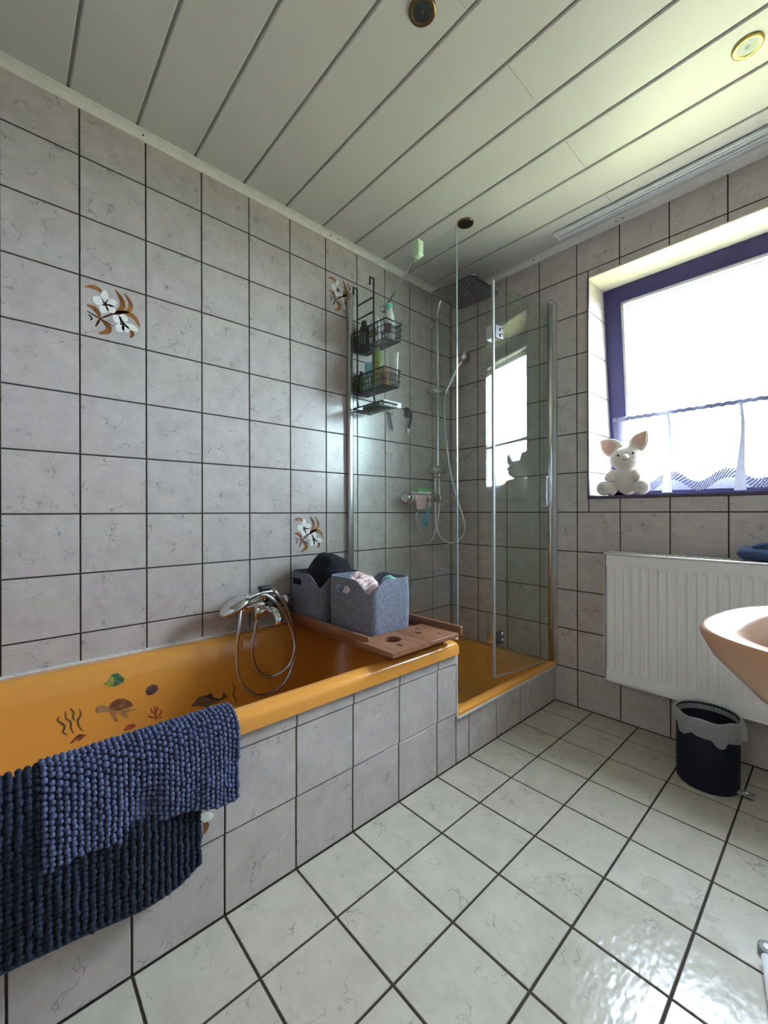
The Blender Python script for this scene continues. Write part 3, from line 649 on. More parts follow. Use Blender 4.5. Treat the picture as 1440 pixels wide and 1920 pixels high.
MB().lathe([(.004, .0), (.009, -.01), (.015, -.05), (.021, -.085), (.018, -.085), (.012, -.05)], (.10, -.335, 1.0), M=M_, seg=18, sx=.6).build('blade', 'blue_plastic', sq)
MB().tube([(.100, -.335, 1.0), (.094, -.34, 1.045), (.086, -.345, 1.052)], .0035, 8).build('hook', 'blue_plastic', sq)
MB().ball((.1135, -.318, .955), .003, seg=8, rings=5).build('hang_hole', 'dark_eye', sq)

# ------------------------------------------------------------------ wire caddy on the glass screen
cdy = thing('shower_caddy', 'black wire shower caddy hooked over the glass screen', 'shower caddy', (.13, -.78, 1.5))
CY0, CY1 = GY + .012, -.712; UX = (.060, .187)
for x in UX:
    MB().tube([(x, GY - .012, 2.085), (x, GY - .012, 2.122), (x, GY + .012, 2.122), (x, CY0, 2.10), (x, CY0, 1.55), (x, CY0 + .006, 1.525)], .0045, 8).build('upright', 'black_wire', cdy)
for z in (2.035, 1.965): MB().tube([(UX[0], CY0, z), (UX[1], CY0, z)], .004, 8).build('crossbar', 'black_wire', cdy)
def wbasket(x0, x1, z, h, name):
    r = MB().tube([(x0, CY0, z), (x1, CY0, z), (x1, CY1, z), (x0, CY1, z)], .004, 8, closed=True).build(name, 'black_wire', cdy)
    mb = MB(); W = .0021
    for k in range(1, 3):
        zz = z - h * k / 3; mb.tube([(x0, CY0, zz), (x1, CY0, zz), (x1, CY1, zz), (x0, CY1, zz)], W, 6, closed=True)
    n_ = 9
    for k in range(n_ + 1):
        y = CY0 + .008 + (CY1 - CY0 - .016) * k / n_; mb.tube([(x0 + .002, y, z - h * .2), (x0 + .006, y, z - h), (x1 - .006, y, z - h), (x1 - .002, y, z - h * .2)], W, 6)
    for k in range(12):
        x = x0 + .012 + (x1 - x0 - .024) * k / 11
        mb.tube([(x, CY0, z), (x, CY0 + .003, z - h), (x, CY0 + .02, z - h)], W, 6); mb.tube([(x, CY1, z), (x, CY1 - .003, z - h), (x, CY1 - .02, z - h)], W, 6)
    for x in (x0 + .03, (x0 + x1) / 2, x1 - .03): mb.tube([(x, CY0, z - h), (x, CY1, z - h)], W, 6)
    mb.build('basket_wire', 'black_wire', r, kind='stuff'); return r
wbasket(.004, .272, 1.905, .085, 'upper_basket'); wbasket(.004, .262, 1.680, .08, 'lower_basket')
sd = MB().tube([(.02, CY0 + .004, 1.522), (.236, CY0 + .004, 1.522), (.236, CY1, 1.522), (.02, CY1, 1.522)], .0038, 8, closed=True).build('soap_rack', 'black_wire', cdy)
mb = MB()
for k in range(9): y = CY0 + .012 + (CY1 - CY0 - .016) * k / 8; mb.tube([(.02, y, 1.522), (.026, y, 1.505), (.23, y, 1.505), (.236, y, 1.522)], .0015, 6)
for x in (.03, .05, .07): mb.tube([(x, CY0 + .004, 1.505), (x, CY1 + .004, 1.505), (x, CY1 + .014, 1.515)], .0015, 6)
mb.build('rack_wire', 'black_wire', sd, kind='stuff')
def bottle(name, label, x, y, z, prof, mat, cap=None, sx=1, sy=1, rot=0, extra=None):
    o = thing(name, label, 'bottle' if 'tube' not in name else 'tube', (x, y, z), 'bath bottles in the wire caddy'); R_ = Matrix.Rotation(rot, 3, 'Z')
    MB().lathe(prof, (x, y, z), seg=22, sx=sx, sy=sy, M=R_).build('body', mat, o)
    if cap: MB().lathe(cap[0], (x, y, z), seg=18, sx=cap[2] if len(cap) > 2 else 1, sy=cap[2] if len(cap) > 2 else 1, M=R_).build('cap', cap[1], o)
    if extra: MB().grid(lambda u, v: Vector((x, y, z)) + R_ @ Vector((math.cos(PI * (1.15 + .7 * u)) * extra[0] * sx, math.sin(PI * (1.15 + .7 * u)) * extra[0] * sy, extra[1] + (extra[2] - extra[1]) * v)), 10, 2).build('label_print', extra[3], o)
    return o
UZ, LZ = 1.8225, 1.6025; YC = (CY0 + CY1) / 2
bottle('shampoo_bottle', 'black bottle at the wall end of the upper caddy basket', .05, YC, UZ, [(.028, 0), (.031, .006), (.031, .10), (.026, .125), (.013, .135)], 'black_plastic', ([(.014, .134), (.014, .155), (.0, .156)], 'black_plastic'), 1, .8, 0, (.0318, .03, .09, 'grey_plastic'))
bottle('conditioner_bottle', 'white rounded bottle in the middle of the upper caddy basket', .128, YC + .004, UZ, [(.026, 0), (.034, .02), (.037, .06), (.034, .11), (.024, .145), (.01, .158), (0, .16)], 'white_plastic', None, 1, .75, 0, (.0376, .045, .075, 'deco_yellow_green'))
bottle('lotion_bottle', 'white bottle with mint green cap in the upper caddy basket', .232, YC + .006, UZ, [(.028, 0), (.031, .01), (.031, .09), (.024, .13), (.015, .155)], 'white_plastic', ([(.0155, .153), (.0165, .158), (.0165, .178), (.012, .182), (0, .183)], 'teal_plastic'), 1, .8, 0, (.0316, .03, .075, 'deco_purple'))
bottle('dark_green_bottle', 'small dark green bottle beside the wall in the lower caddy basket', .026, YC, LZ, [(.018, 0), (.019, .005), (.019, .09), (.012, .105)], 'deco_green', ([(.011, .104), (.011, .12), (0, .121)], 'black_plastic'))
bottle('shower_gel_tube', 'light blue tube standing in the lower caddy basket', .088, YC - .004, LZ, [(.014, .012), (.022, .02), (.026, .10), (.027, .14), (.026, .148)], 'light_blue_bottle', ([(.018, 0), (.018, .016), (.014, .018)], 'white_plastic'), 1, .55, 0, (.0245, .03, .07, 'white_plastic'))
bottle('green_shower_bottle', 'tall green bottle in the lower caddy basket', .140, YC + .008, LZ, [(.026, 0), (.029, .006), (.030, .15), (.028, .185), (.014, .2)], 'green_bottle', ([(.0145, .198), (.0145, .212), (0, .213)], 'green_bottle'), 1, .8, 0, (.0306, .03, .14, 'deco_yellow_green'))
bottle('magenta_bottle', 'slim bottle with magenta cap in the lower caddy basket', .186, YC + .022, LZ, [(.013, 0), (.014, .004), (.014, .085), (.009, .092)], 'deco_purple', ([(.0105, .091), (.0105, .112), (0, .113)], 'pink_plastic'))
bottle('amber_soap_bottle', 'amber bottle with brown label in the lower caddy basket', .222, YC - .012, LZ, [(.020, 0), (.0215, .004), (.0215, .06), (.013, .072), (.011, .08)], 'amber_bottle', ([(.0125, .079), (.0125, .092), (0, .093)], 'amber_bottle'), 1, .9, 0, (.0221, .012, .05, 'leaf_brown'))
bottle('white_cream_tube', 'white tapered tube standing behind the amber bottle', .236, YC + .034, LZ, [(.014, .012), (.02, .02), (.026, .09), (.029, .15), (.03, .165)], 'white_plastic', ([(.015, 0), (.015, .014), (.012, .016)], 'grey_plastic'), 1, .4)
so = thing('soap_brush', 'green and white sponge block lying on the caddy soap rack', 'sponge', (.19, YC + .01, 1.5075))
MB().box((.075, CY0 + .02, 1.5075), (.20, CY1 - .012, 1.528), .004).build('scourer', 'deco_green', so); MB().box((.202, CY0 + .022, 1.5075), (.232, CY1 + .035, 1.536), .005).build('foam', 'white_plastic', so)
rz = thing('wall_hook_razor', 'grey razor hanging on the shower wall below the sponge', 'razor', (.0, -.545, 1.45))
MB().tube(spline([(.012, -.548, 1.545), (.014, -.548, 1.52), (.016, -.538, 1.47), (.014, -.533, 1.448)], 5), [.006] * 6 + [.0075] * 6 + [.005] * 4, 10).build('handle', 'grey_plastic', rz)
MB().box((.001, -.566, 1.54), (.022, -.53, 1.552), .002).build('head', 'grey_plastic', rz)
rz = thing('hanging_razor', 'black razor with white grip hanging from a black wall hook', 'razor', (.0, -.40, 1.44))
MB().box((.0008, -.425, 1.545), (.012, -.395, 1.60), .003).build('hook_plate', 'black_plastic', rz); MB().tube([(.01, -.408, 1.585), (.028, -.402, 1.59), (.03, -.40, 1.575)], .004, 8).build('hook', 'chrome', rz)
MB().tube(spline([(.024, -.398, 1.59), (.02, -.388, 1.555), (.016, -.397, 1.50), (.015, -.405, 1.475)], 5), .0065, 10).build('handle', 'black_plastic', rz); MB().tube([(.015, -.405, 1.476), (.014, -.407, 1.445)], .0085, 10).build('grip', 'white_plastic', rz)

# ------------------------------------------------------------------ bath mixer with hand shower and hoses
fa = thing('bath_mixer', 'chrome bath mixer tap with hand shower above the tub', 'mixer tap', (.06, -1.36, .56))
MB().tube([(.075, -1.455, .607), (.075, -1.255, .607)], [.024, .024], 20).build('body', 'chrome', fa)
for y_ in (-1.435, -1.275): MB().lathe([(0, 0), (.034, 0), (.034, .006), (.024, .016), (.022, .06), (0, .062)], (.0005, y_, .607), 'x', 22).build('wall_rosette', 'chrome', fa)
MB().tube([(.075, -1.49, .607), (.075, -1.452, .607)], .027, 20).build('end_knob', 'satin_chrome', fa)
MB().tube([(.075, -1.258, .607), (.075, -1.222, .607)], .025, 20).build('diverter_knob', 'chrome', fa)
MB().tube(spline([(.075, -1.34, .60), (.12, -1.34, .594), (.165, -1.335, .583), (.185, -1.333, .562), (.187, -1.333, .545)], 6), .0165, 14).build('spout', 'chrome', fa)
MB().lathe([(.02, 0), (.022, .01), (.022, .035), (.014, .045), (0, .046)], (.085, -1.35, .628)).build('cartridge', 'chrome', fa)
MB().loft([rrect(.10 - w_, .10 + w_, -1.36 - l_, -1.34 + l_, .008, z) for w_, l_, z in ((.012, .012, .668), (.016, .016, .674), (.016, .016, .684), (.010, .010, .688))], True, True).build('lever', 'black_plastic', fa)
hs = MB().tube(spline([(.10, -1.30, .657), (.105, -1.36, .66), (.11, -1.42, .65), (.118, -1.46, .638)], 6), [.011] * 9 + [.013] * 10, 14).build('hand_shower', 'chrome', fa)
MB().lathe([(.0, .020), (.022, .017), (.042, .004), (.044, -.006), (.03, -.012), (0, -.013)], (.122, -1.485, .63), M=Matrix.Rotation(math.radians(28), 3, 'X') @ Matrix.Rotation(math.radians(12), 3, 'Y'), sy=1.5, seg=26).build('spray_head', 'chrome', hs)
MB().box((.085, -1.345, .628), (.115, -1.315, .652), .005).build('cradle', 'black_plastic', fa)
def hz5(l): return [(400 + x / 8, 1080 + y / 8) for x, y in l]
hA = [(.105, -1.30, .655)] + [tuple(atx(v, *q)) for v, q in zip((.115, .12, .125, .13, .14, .15, .16, .17, .18, .18, .17, .16, .15, .15), hz5([(920, 225), (1060, 400), (1160, 680), (1205, 900), (1215, 1100), (1170, 1350), (1060, 1580), (900, 1720), (700, 1785), (560, 1750), (420, 1620), (350, 1420), (345, 1150), (375, 800)]))] + [tuple(atx(.13, 450, 1143)), tuple(atx(.115, 454, 1122)), tuple(atx(.10, 462, 1113))]
hsA = MB().tube(*ridged(spline(hA, 9), .0074), 9).build('hose', 'satin_chrome', fa)
hB = [tuple(atx(v, *q)) for v, q in zip((.11, .115, .12, .125, .13, .14, .15, .15, .145, .14, .135, .13, .125, .12), hz5([(670, 275), (800, 285), (930, 380), (1060, 550), (1150, 760), (1200, 950), (1205, 1100), (1150, 1290), (1020, 1430), (850, 1500), (700, 1455), (600, 1310), (570, 1080), (610, 820)]))] + [tuple(atx(.12, 481, 1160))]
MB().tube(*ridged(spline(hB, 9), .0074), 9).build('hose', 'satin_chrome', fa)
q = atx(.12, 481, 1150); MB().lathe([(.010, -.02), (.011, .0), (.011, .02), (.008, .026)], q, seg=14).build('hose_nut', 'chrome', fa)
MB().tube([(.075, -1.3, .59), tuple(q)], .012, 12).build('hose_outlet', 'chrome', fa)

# ------------------------------------------------------------------ bath board and felt baskets
bd = thing('bath_board', 'brown wooden bath tray laid across the end of the tub', 'bath tray', (.37, -1.04, .492))
BZ = .522
mb = MB(); hc_ = Vector((.628, -1.118, 0)); 
# fixed part: two planks, sliding right part with a cup hole
MB().box((.02, -1.205, BZ - .014), (.60, -1.05, BZ), .002).build('plank', 'board_wood', bd); MB().box((.02, -1.048, BZ - .014), (.60, -.865, BZ), .002).build('plank', 'board_wood', bd)
def holed(x0, x1, y0, y1, z0, z1, cx, cy, r, n=32):
    m_ = MB(); out = []; inn = []
    for k in range(n):
        t = 2 * PI * (k + .5) / n; dx, dy = math.cos(t), math.sin(t); s_ = min((x1 - cx) / dx if dx > 0 else (x0 - cx) / dx, (y1 - cy) / dy if dy > 0 else (y0 - cy) / dy)
        out.append((cx + dx * s_, cy + dy * s_)); inn.append((cx + dx * r, cy + dy * r))
    for c_ in ((x0, y0), (x1, y0), (x1, y1), (x0, y1)):
        k = min(range(n), key=lambda i: (out[i][0] - c_[0]) ** 2 + (out[i][1] - c_[1]) ** 2); out[k] = c_
    R = [[Vector((a, b_, z)) for a, b_ in l] for l, z in ((inn, z0), (out, z0), (out, z1), (inn, z1), (inn, z0))]
    m_.loft(R); m_.smooth.clear(); return m_
holed(.560, .748, -1.232, -1.052, BZ + .001, BZ + .016, .634, -1.128, .033).build('sliding_plank', 'board_wood', bd); MB().box((.560, -1.050, BZ + .001), (.748, -.892, BZ + .016), .002).build('sliding_plank', 'board_wood', bd)
MB().box((.02, -1.212, BZ), (.600, -1.196, BZ + .030), .003).build('lip', 'board_wood', bd); MB().box((.02, -.878, BZ), (.745, -.862, BZ + .036), .003).build('lip', 'board_wood', bd)
for y_ in (-1.17, -.93): MB().box((.03, y_ - .02, .4925), (.69, y_ + .02, BZ - .013), .002).build('runner', 'board_wood', bd)
for (x, y, r) in ((.70, -1.155, .014), (.64, -1.00, .016), (.70, -.95, .011), (.60, -.96, .009)): MB().lathe([(r, 0), (r, .0006), (r * .55, .0008), (r * .5, .0004), (0, .0004)], (x, y, BZ + .0158), seg=16, sy=.6).build('knot', 'leaf_dark', bd)
def felt_basket(name, label, x0, x1, y0, y1, z0, h, hx):
    root = thing(name, label, 'basket', ((x0 + x1) / 2, (y0 + y1) / 2, z0), 'felt baskets on the bath tray')
    base = rrect(x0, x1, y0, y1, .045, 0, 10); per = [0]; n_ = len(base)
    for i in range(n_): per.append(per[-1] + (base[(i + 1) % n_] - base[i]).length)
    T = per[-1]
    def P(u):
        s_ = (u % 1) * T
        for i in range(n_):
            if per[i + 1] >= s_ - 1e-9: t = (s_ - per[i]) / max(1e-9, per[i + 1] - per[i]); return base[i].lerp(base[(i + 1) % n_], t)
    def near(pt): return min(range(400), key=lambda k: (P(k / 400) - pt).length) / 400
    un = [near(Vector((x1 - .013, y0 + .013, 0))), near(Vector((x0 + .013, y1 - .013, 0)))]
    cxm, cym = (x0 + x1) / 2, (y0 + y1) / 2
    def f(u, v):
        b_ = P(u); d = min(min(abs(u - q) % 1, 1 - abs(u - q) % 1) for q in un) * T
        top = h - .055 * max(0, 1 - d / .085) ** 1.7; z = v * top
        k = 1 + .025 * math.sin(PI * v) ; return Vector((cxm + (b_.x - cxm) * k, cym + (b_.y - cym) * k, z0 + z))
    uh = near(Vector((hx, y0, 0)))
    def skip(u, v):
        d = abs(u - uh); d = min(d, 1 - d) * T; z = f(u, v).z - z0; return (d / .041) ** 4 + ((z - h + .043) / .014) ** 4 < 1
    b_ = MB().grid(f, 160, 44, skip, wrap=True).build('felt_wall', 'felt', root); solid(b_, .0045, -1)
    MB().add([Vector((p_.x, p_.y, z0 + .003)) for p_ in rrect(x0 + .004, x1 - .004, y0 + .004, y1 - .004, .042, 0, 10)], [tuple(range(n_))]).build('base', 'felt_dark', root)
    return root
BB = BZ + .0008; 
felt_basket('felt_basket', 'grey felt storage basket holding the black cloth', .022, .265, -1.190, -.960, BB, .206, .088)
felt_basket('felt_basket', 'grey felt storage basket holding pink striped towels', .285, .552, -1.165, -.935, BB, .212, .395)
def mound(name, mat, cx, cy, z, rx, ry, h, seed, amp=.012, fq=26):
    from mathutils import noise
    def f(u, v):
        th = 2 * PI * u; r = v; bz = h * max(0, 1 - r ** 3.2)
        p_ = Vector((cx + rx * r * math.cos(th), cy + ry * r * math.sin(th), z + bz)); nn = noise.noise(p_ * fq + Vector((seed, 0, 0))) + .5 * noise.noise(p_ * fq * 2.3)
        return p_ + Vector((math.cos(th) * .3, math.sin(th) * .3, .8)) * amp * nn * min(1, (1.05 - r) * 4)
    return MB().grid(f, 48, 20, wrap=True).build(name, mat)
tag(mound('black_cloth', 'black_cloth', .160, -1.066, BB + .165, .124, .108, .118, 3, .012, 14), 'black cloth heaped up in the felt basket by the wall', 'cloth')
tag(mound('striped_towel', 'pink_stripe', .375, -1.06, BB + .13, .072, .09, .082, 9, .022, 24), 'pink and white striped towel crumpled in the felt basket', 'towel')
tag(mound('teal_towel', 'teal_cloth', .492, -1.0, BB + .15, .042, .052, .063, 5, .014, 22), 'teal towel tucked in the corner of the felt basket', 'towel')

# ------------------------------------------------------------------ chenille bath mats over the rim
def mat_path(t, zb, bulge=0, zin=.40):
    return spline([(.640 - t, 0, zin), (.646 - t, 0, .455), (.664 - .6 * t, 0, .487 + .8 * t), (.692, 0, .4935 + t), (.716 + .6 * t, 0, .484 + .7 * t), (.7245 + t, 0, .45), (.726 + t + bulge, 0, .5 * (.45 + zb)), (.724 + t + bulge * .6, 0, zb)], 10)
def arc_sampler(pts):
    L = [0]
    for a, b_ in zip(pts[:-1], pts[1:]): L.append(L[-1] + (b_ - a).length)
    def f(s_):
        s_ = max(0, min(L[-1], s_))
        for i in range(len(pts) - 1):
            if L[i + 1] >= s_: k = (s_ - L[i]) / max(1e-9, L[i + 1] - L[i]); return pts[i].lerp(pts[i + 1], k), (pts[i + 1] - pts[i]).normalized()
        return pts[-1], (pts[-1] - pts[-2]).normalized()
    return f, L[-1]
def bath_mat(name, label, y0, y1, t, zb, pitch, rad, mat, rope, zin, under=None):
    root = thing(name, label, 'bath mat', (.73, (y0 + y1) / 2, .2), 'chenille bath mats over the tub rim')
    ny = int((y1 - y0) / pitch); cols = []
    for i in range(ny + 1):
        y = y0 + (y1 - y0) * i / ny; u = i / ny
        cols.append((y, arc_sampler(mat_path(t, zb(u), .006 * math.sin(u * 11) + .004 * math.sin(u * 23 + 1), zin))))
    def f(u, v):
        y, (g, L) = cols[round(u * ny)]; p_, d = g(v * L); return Vector((p_.x, y, p_.z))
    solid(MB().grid(f, ny, 46).build('backing', 'mat_edge', root), .006, 0)
    mb = MB(); rnd = random.Random(len(name) + ny)
    for i in range(ny + 1):
        y, (g, L) = cols[i]; n_ = int((L - .012) / (pitch * (.82 if rope else 1)))
        for k in range(n_ + 1):
            p_, d = g(.004 + (L - .012) * k / n_ + (.5 * pitch if (i % 2 and not rope) else 0)); nn = Vector((-d.z, 0, d.x)); 
            if nn.x < 0 and p_.x > .70: nn = -nn
            if p_.x < .70 and nn.z < 0 and p_.z > .47: nn = -nn
            if p_.x < .66 and nn.x > 0 and p_.z < .47: nn = -nn
            if under and under(y, p_): continue
            j = rnd.uniform; s_ = rad * j(.85, 1.12)
            c = Vector((p_.x, y + j(-.0014, .0014), p_.z + j(-.001, .001))) + nn * (.003 + s_ * .55)
            mb.ball(c, (s_, s_ * .92, s_ * (1.05 if rope else .98)), seg=7, rings=5)
    mb.build('chenille_pile', mat, root, kind='stuff')
    e = MB().tube([Vector((p_[0].x, y, p_[0].z)) for y, (g, L) in cols for p_ in [g(L)]], .005, 8).build('hem', 'mat_edge', root)
    for y, (g, L) in (cols[0], cols[-1]): MB().tube([Vector((g(L * k / 40)[0].x, y, g(L * k / 40)[0].z)) for k in range(41)], .005, 8).build('hem', 'mat_edge', root)
    return root
bath_mat('bath_mat', 'dark navy chenille bath mat hanging lowest over the tub rim', -2.50, -1.825, .003, lambda u: .176 - .012 * math.sin(u * 9) - (.0 if u < .94 else -.25 * (u - .94)), .0135, .0070, 'mat_lower', True, .40, lambda y, p_: -2.098 < y < -1.74 and (p_.z > .36 or p_.x < .70))
bath_mat('bath_mat', 'slate blue bobbled bath mat folded on top of the darker mat', -2.10, -1.738, .0105, lambda u: .335 - .030 * max(0, (u - .55) / .45) + .006 * math.sin(u * 12) , .0106, .0056, 'mat_upper', False, .47)

# ------------------------------------------------------------------ window sill: plush pig, cafe curtain
pg = thing('plush_pig', 'cream plush pig with big ears sitting on the window sill', 'plush toy', (1.02, .065, WZ0 + .007))
PZ = WZ0 + .0075; px_, py_ = 1.015, .075
def E(name, c, r, mat='plush', M=None, parent=pg, **k): return MB().ball(c, r, M, 20, 14).build(name, mat, parent, **k)
E('body', (px_ + .005, py_, PZ + .075), (.056, .05, .072))
hdM = Matrix.Rotation(math.radians(-8), 3, 'Y')
hd = E('head', (px_ + .002, py_ - .008, PZ + .178), (.074, .058, .058), M=hdM)
E('snout', (px_ + .016, py_ - .066, PZ + .180), (.015, .020, .012), parent=hd); E('chin', (px_ + .012, py_ - .03, PZ + .160), (.05, .034, .028), parent=hd)
for dx, dz in ((-.020, .010), (.042, .016)):
    E('eye', (px_ + .002 + dx, py_ - .008 - .0575 * math.sqrt(max(.05, 1 - (dx / .074) ** 2 - (dz / .058) ** 2)), PZ + .178 + dz), .0058, 'dark_eye', parent=hd)
MB().tube(spline([(px_ + .002, py_ - .072, PZ + .168), (px_ + .016, py_ - .078, PZ + .162), (px_ + .032, py_ - .071, PZ + .168)], 5), .0012, 6).build('mouth_stitch', 'leaf_dark', hd)
def ear(root, tip, wd, th, name, mat, dy):
    root, tip = Vector(root), Vector(tip); ax = tip - root; sd_ = Vector((0, 1, 0)).cross(ax).normalized()
    def f(u, v):
        a_ = 2 * PI * u; w_ = wd * math.sin(PI * min(1, .12 + .88 * v) ** .85) ** .75 if v < 1 else 0; bend = .012 * math.sin(PI * v)
        return root + ax * v + sd_ * (math.cos(a_) * w_) + Vector((0, dy + math.sin(a_) * th * (1 - v * .6) + abs(math.cos(a_)) * -.006 - bend, 0))
    return MB().grid(f, 20, 14, wrap=True).build(name, mat, hd)
for (r0, t0, w_) in (((-.022, 0, .205), (-.118, 0, .276), .043), ((.036, 0, .208), (.088, 0, .300), .040)):
    o_ = Vector((px_, py_ - .004, PZ)); ear(o_ + Vector(r0), o_ + Vector(t0), w_, .008, 'ear', 'plush', 0)
    m_ = Vector(r0).lerp(Vector(t0), .2); n_ = Vector(r0).lerp(Vector(t0), .9); ear(o_ + m_, o_ + n_, w_ * .72, .004, 'ear_lining', 'plush_pink', -.007)
for sx_ in (-1, 1):
    E('arm', (px_ + sx_ * .056, py_ - .03, PZ + .095), (.024, .044, .026), M=Matrix.Rotation(math.radians(28), 3, 'X') @ Matrix.Rotation(math.radians(sx_ * 20), 3, 'Z'))
    E('leg', (px_ + sx_ * .066, py_ - .022, PZ + .035), (.03, .042, .0345))
    ft = E('foot', (px_ + sx_ * .082, py_ - .062, PZ + .0345), (.034, .020, .0345)); 
    st = MB()
    for k, (a, b_) in enumerate(((-.010, .012), (-.012, -.002), (-.002, -.010))): st.box((px_ + sx_ * .082 + a, py_ - .0835, PZ + .036 + b_), (px_ + sx_ * .082 + a + .016, py_ - .0805, PZ + .0385 + b_))
    st.build('foot_stitch', 'grey_plastic', ft)
cu = thing('cafe_curtain', 'white sheer half-height curtain with scalloped lace band across the window', 'curtain', (1.42, .25, WZ0 + .03))
RZ = 1.475; RYc = .335 - math.tan(TL) * (RZ - S0.z) - .032; CX0, CX1 = .892, 1.93
MB().tube([(CX0 + .0, RYc, RZ), (CX1, RYc, RZ - .004)], .005, 8).build('rod', 'lace', cu)
def cur(u, v):
    x = CX0 + (CX1 - CX0) * u; z = RZ + .012 - v * (RZ + .012 - WZ0 - .032); fold = .010 * math.sin(u * 46 + 1.3 * math.sin(u * 9)) * (.5 + .5 * v) + .006 * math.sin(u * 17 + v * 2)
    return Vector((x + .03 * v * (1 - u) , RYc - .008 - .012 * v + fold, z))
MB().grid(cur, 200, 16).build('sheer_cloth', 'curtain_sheer', cu)
MB().grid(lambda u, v: Vector((CX0 + (CX1 - CX0) * u, RYc - .009 + .003 * math.sin(u * 300) * v, RZ + .009 - .02 * v + .002 * math.sin(u * 180))), 240, 3).build('gathered_header', 'header_cloth', cu)
def lace(u, v):
    q = cur(u, .80 + .16 * v); s_ = .028 * math.sin(u * 30 + .6); return Vector((q.x, q.y - .012, WZ0 + .074 + s_ - .042 * (v - .5)))
lb = MB().grid(lace, 260, 8, skip=lambda u, v: (int(u * 260) + int(v * 8)) % 3 == 0).build('lace_band', 'lace', cu, kind='stuff')
for x in (1.150, 1.42, 1.70):
    MB().grid(lambda u, v: Vector((x + (u - .5) * (.012 + .030 * v ** 2) + .012 * math.sin(v * 4) * (1 - v), RYc - .034 - .02 * v, RZ - .01 - v * (RZ - WZ0 - .03))), 4, 18).build('ribbon', 'ribbon_cloth', cu)

# ------------------------------------------------------------------ radiator
ra = thing('radiator', 'white ribbed panel radiator mounted under the window', 'radiator', (1.48, -.07, .218))
R0, R1, RZ0, RZ1, RYF = .979, 1.985, .218, .806, -.122
PT = 1 / 30.0
def rf(u, v):
    x = R0 + .012 + (R1 - R0 - .024) * u; z = RZ0 + .012 + (RZ1 - RZ0 - .024) * v
    ph = ((x - R0 - .02) / .0335) % 1; e = min(1, max(0, (v - .075) / .02)) * min(1, max(0, (.905 - v) / .004)); s_ = .5 - .5 * math.cos(2 * PI * ph)
    return Vector((x, RYF + .0055 * e * min(1, s_ * 1.6), z))
MB().grid(rf, 360, 60).build('front_panel', 'radiator_white', ra)
MB().tube([(R0 + .006, RYF + .004, RZ0 + .006), (R1 - .006, RYF + .004, RZ0 + .006), (R1 - .006, RYF + .004, RZ1 - .006), (R0 + .006, RYF + .004, RZ1 - .006)], .007, 8, closed=True).build('panel_rim', 'radiator_white', ra)
MB().box((R0 + .004, RYF + .010, RZ0 + .004), (R1 - .004, -.032, RZ1 - .012), .004).build('body', 'radiator_white', ra)
MB().box((R0, RYF + .006, RZ0 + .002), (R0 + .004, -.03, RZ1)).build('side_cover', 'radiator_white', ra)
gr = MB(); n_ = 46
for a, b_ in ((RYF + .008, RYF + .022), (-.044, -.03)): gr.box((R0 + .002, a, RZ1 - .008), (R1 - .002, b_, RZ1 - .001))
for k in range(n_ + 1):
    x = R0 + .01 + (R1 - R0 - .03) * k / n_; gr.box((x, RYF + .02, RZ1 - .007), (x + .009, -.042, RZ1 - .002))
gr.build('top_grille', 'radiator_white', ra)
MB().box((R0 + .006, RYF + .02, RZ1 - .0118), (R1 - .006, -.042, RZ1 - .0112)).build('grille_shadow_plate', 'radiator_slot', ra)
for x in (1.15, 1.8): MB().box((x, -.034, .35), (x + .03, -.0005, .7)).build('wall_bracket', 'radiator_white', ra)
nt = thing('folded_towel', 'dark blue folded cloth lying on top of the radiator', 'towel', (1.62, -.075, RZ1))
def roll(u, v):
    a = 2 * PI * v; x = 1.446 + .34 * u; e = min(1, u / .06) ** .5; return Vector((x, -.078 + .047 * math.cos(a) * (.6 + .4 * e), RZ1 + .0265 + .0262 * math.sin(a) * e + .002 * math.sin(u * 20)))
MB().grid(roll, 30, 20).build('fold', 'blue_towel', nt); MB().tube(spline([(1.495, -.10, RZ1 + .050), (1.53, -.09, RZ1 + .062), (1.60, -.075, RZ1 + .055), (1.71, -.07, RZ1 + .052)], 6), .008, 8).build('hem', 'blue_towel', nt)

# ------------------------------------------------------------------ pedal bin with liner
bn = thing('pedal_bin', 'dark navy round bin with a clear plastic liner on the floor', 'waste bin', (1.38, -.232, 0))
bx_, by_ = 1.38, -.235
MB().lathe([(.088, .004), (.092, .0), (.094, .008), (.095, .22), (.0965, .250), (.093, .252), (.0915, .246), (.090, .03), (.0, .026)], (bx_, by_, 0), seg=48).build('drum', 'bin_navy', bn)
def liner(u, v):
    th = 2 * PI * u; d = .055 + .022 * math.sin(th * 1 + 2.2) + .009 * math.sin(th * 5) + .006 * math.sin(th * 11)
    if v < .3: k = v / .3; return Vector((bx_ + (.089 + .004 * k) * math.cos(th), by_ + (.089 + .004 * k) * math.sin(th), .225 + .030 * k))
    k = (v - .3) / .7; r = .0975 + .008 * math.sin(PI * k) + .011 * k * (.5 + .5 * math.sin(th * 3 + 1)) + .0035 * math.sin(th * 23 + k * 3) * k
    return Vector((bx_ + r * math.cos(th), by_ + r * math.sin(th), .2565 - d * k + .003 * math.sin(th * 7)))
MB().grid(liner, 120, 16, wrap=True).build('liner', 'bag_film', bn)
MB().box((bx_ + .088, by_ - .035, .008), (bx_ + .135, by_ + .0, .016), .004).build('pedal', 'grey_plastic', bn); MB().tube([(bx_ + .10, by_ - .034, .019), (bx_ + .13, by_ - .022, .019)], .0035, 8).build('pedal_pin', 'chrome', bn)

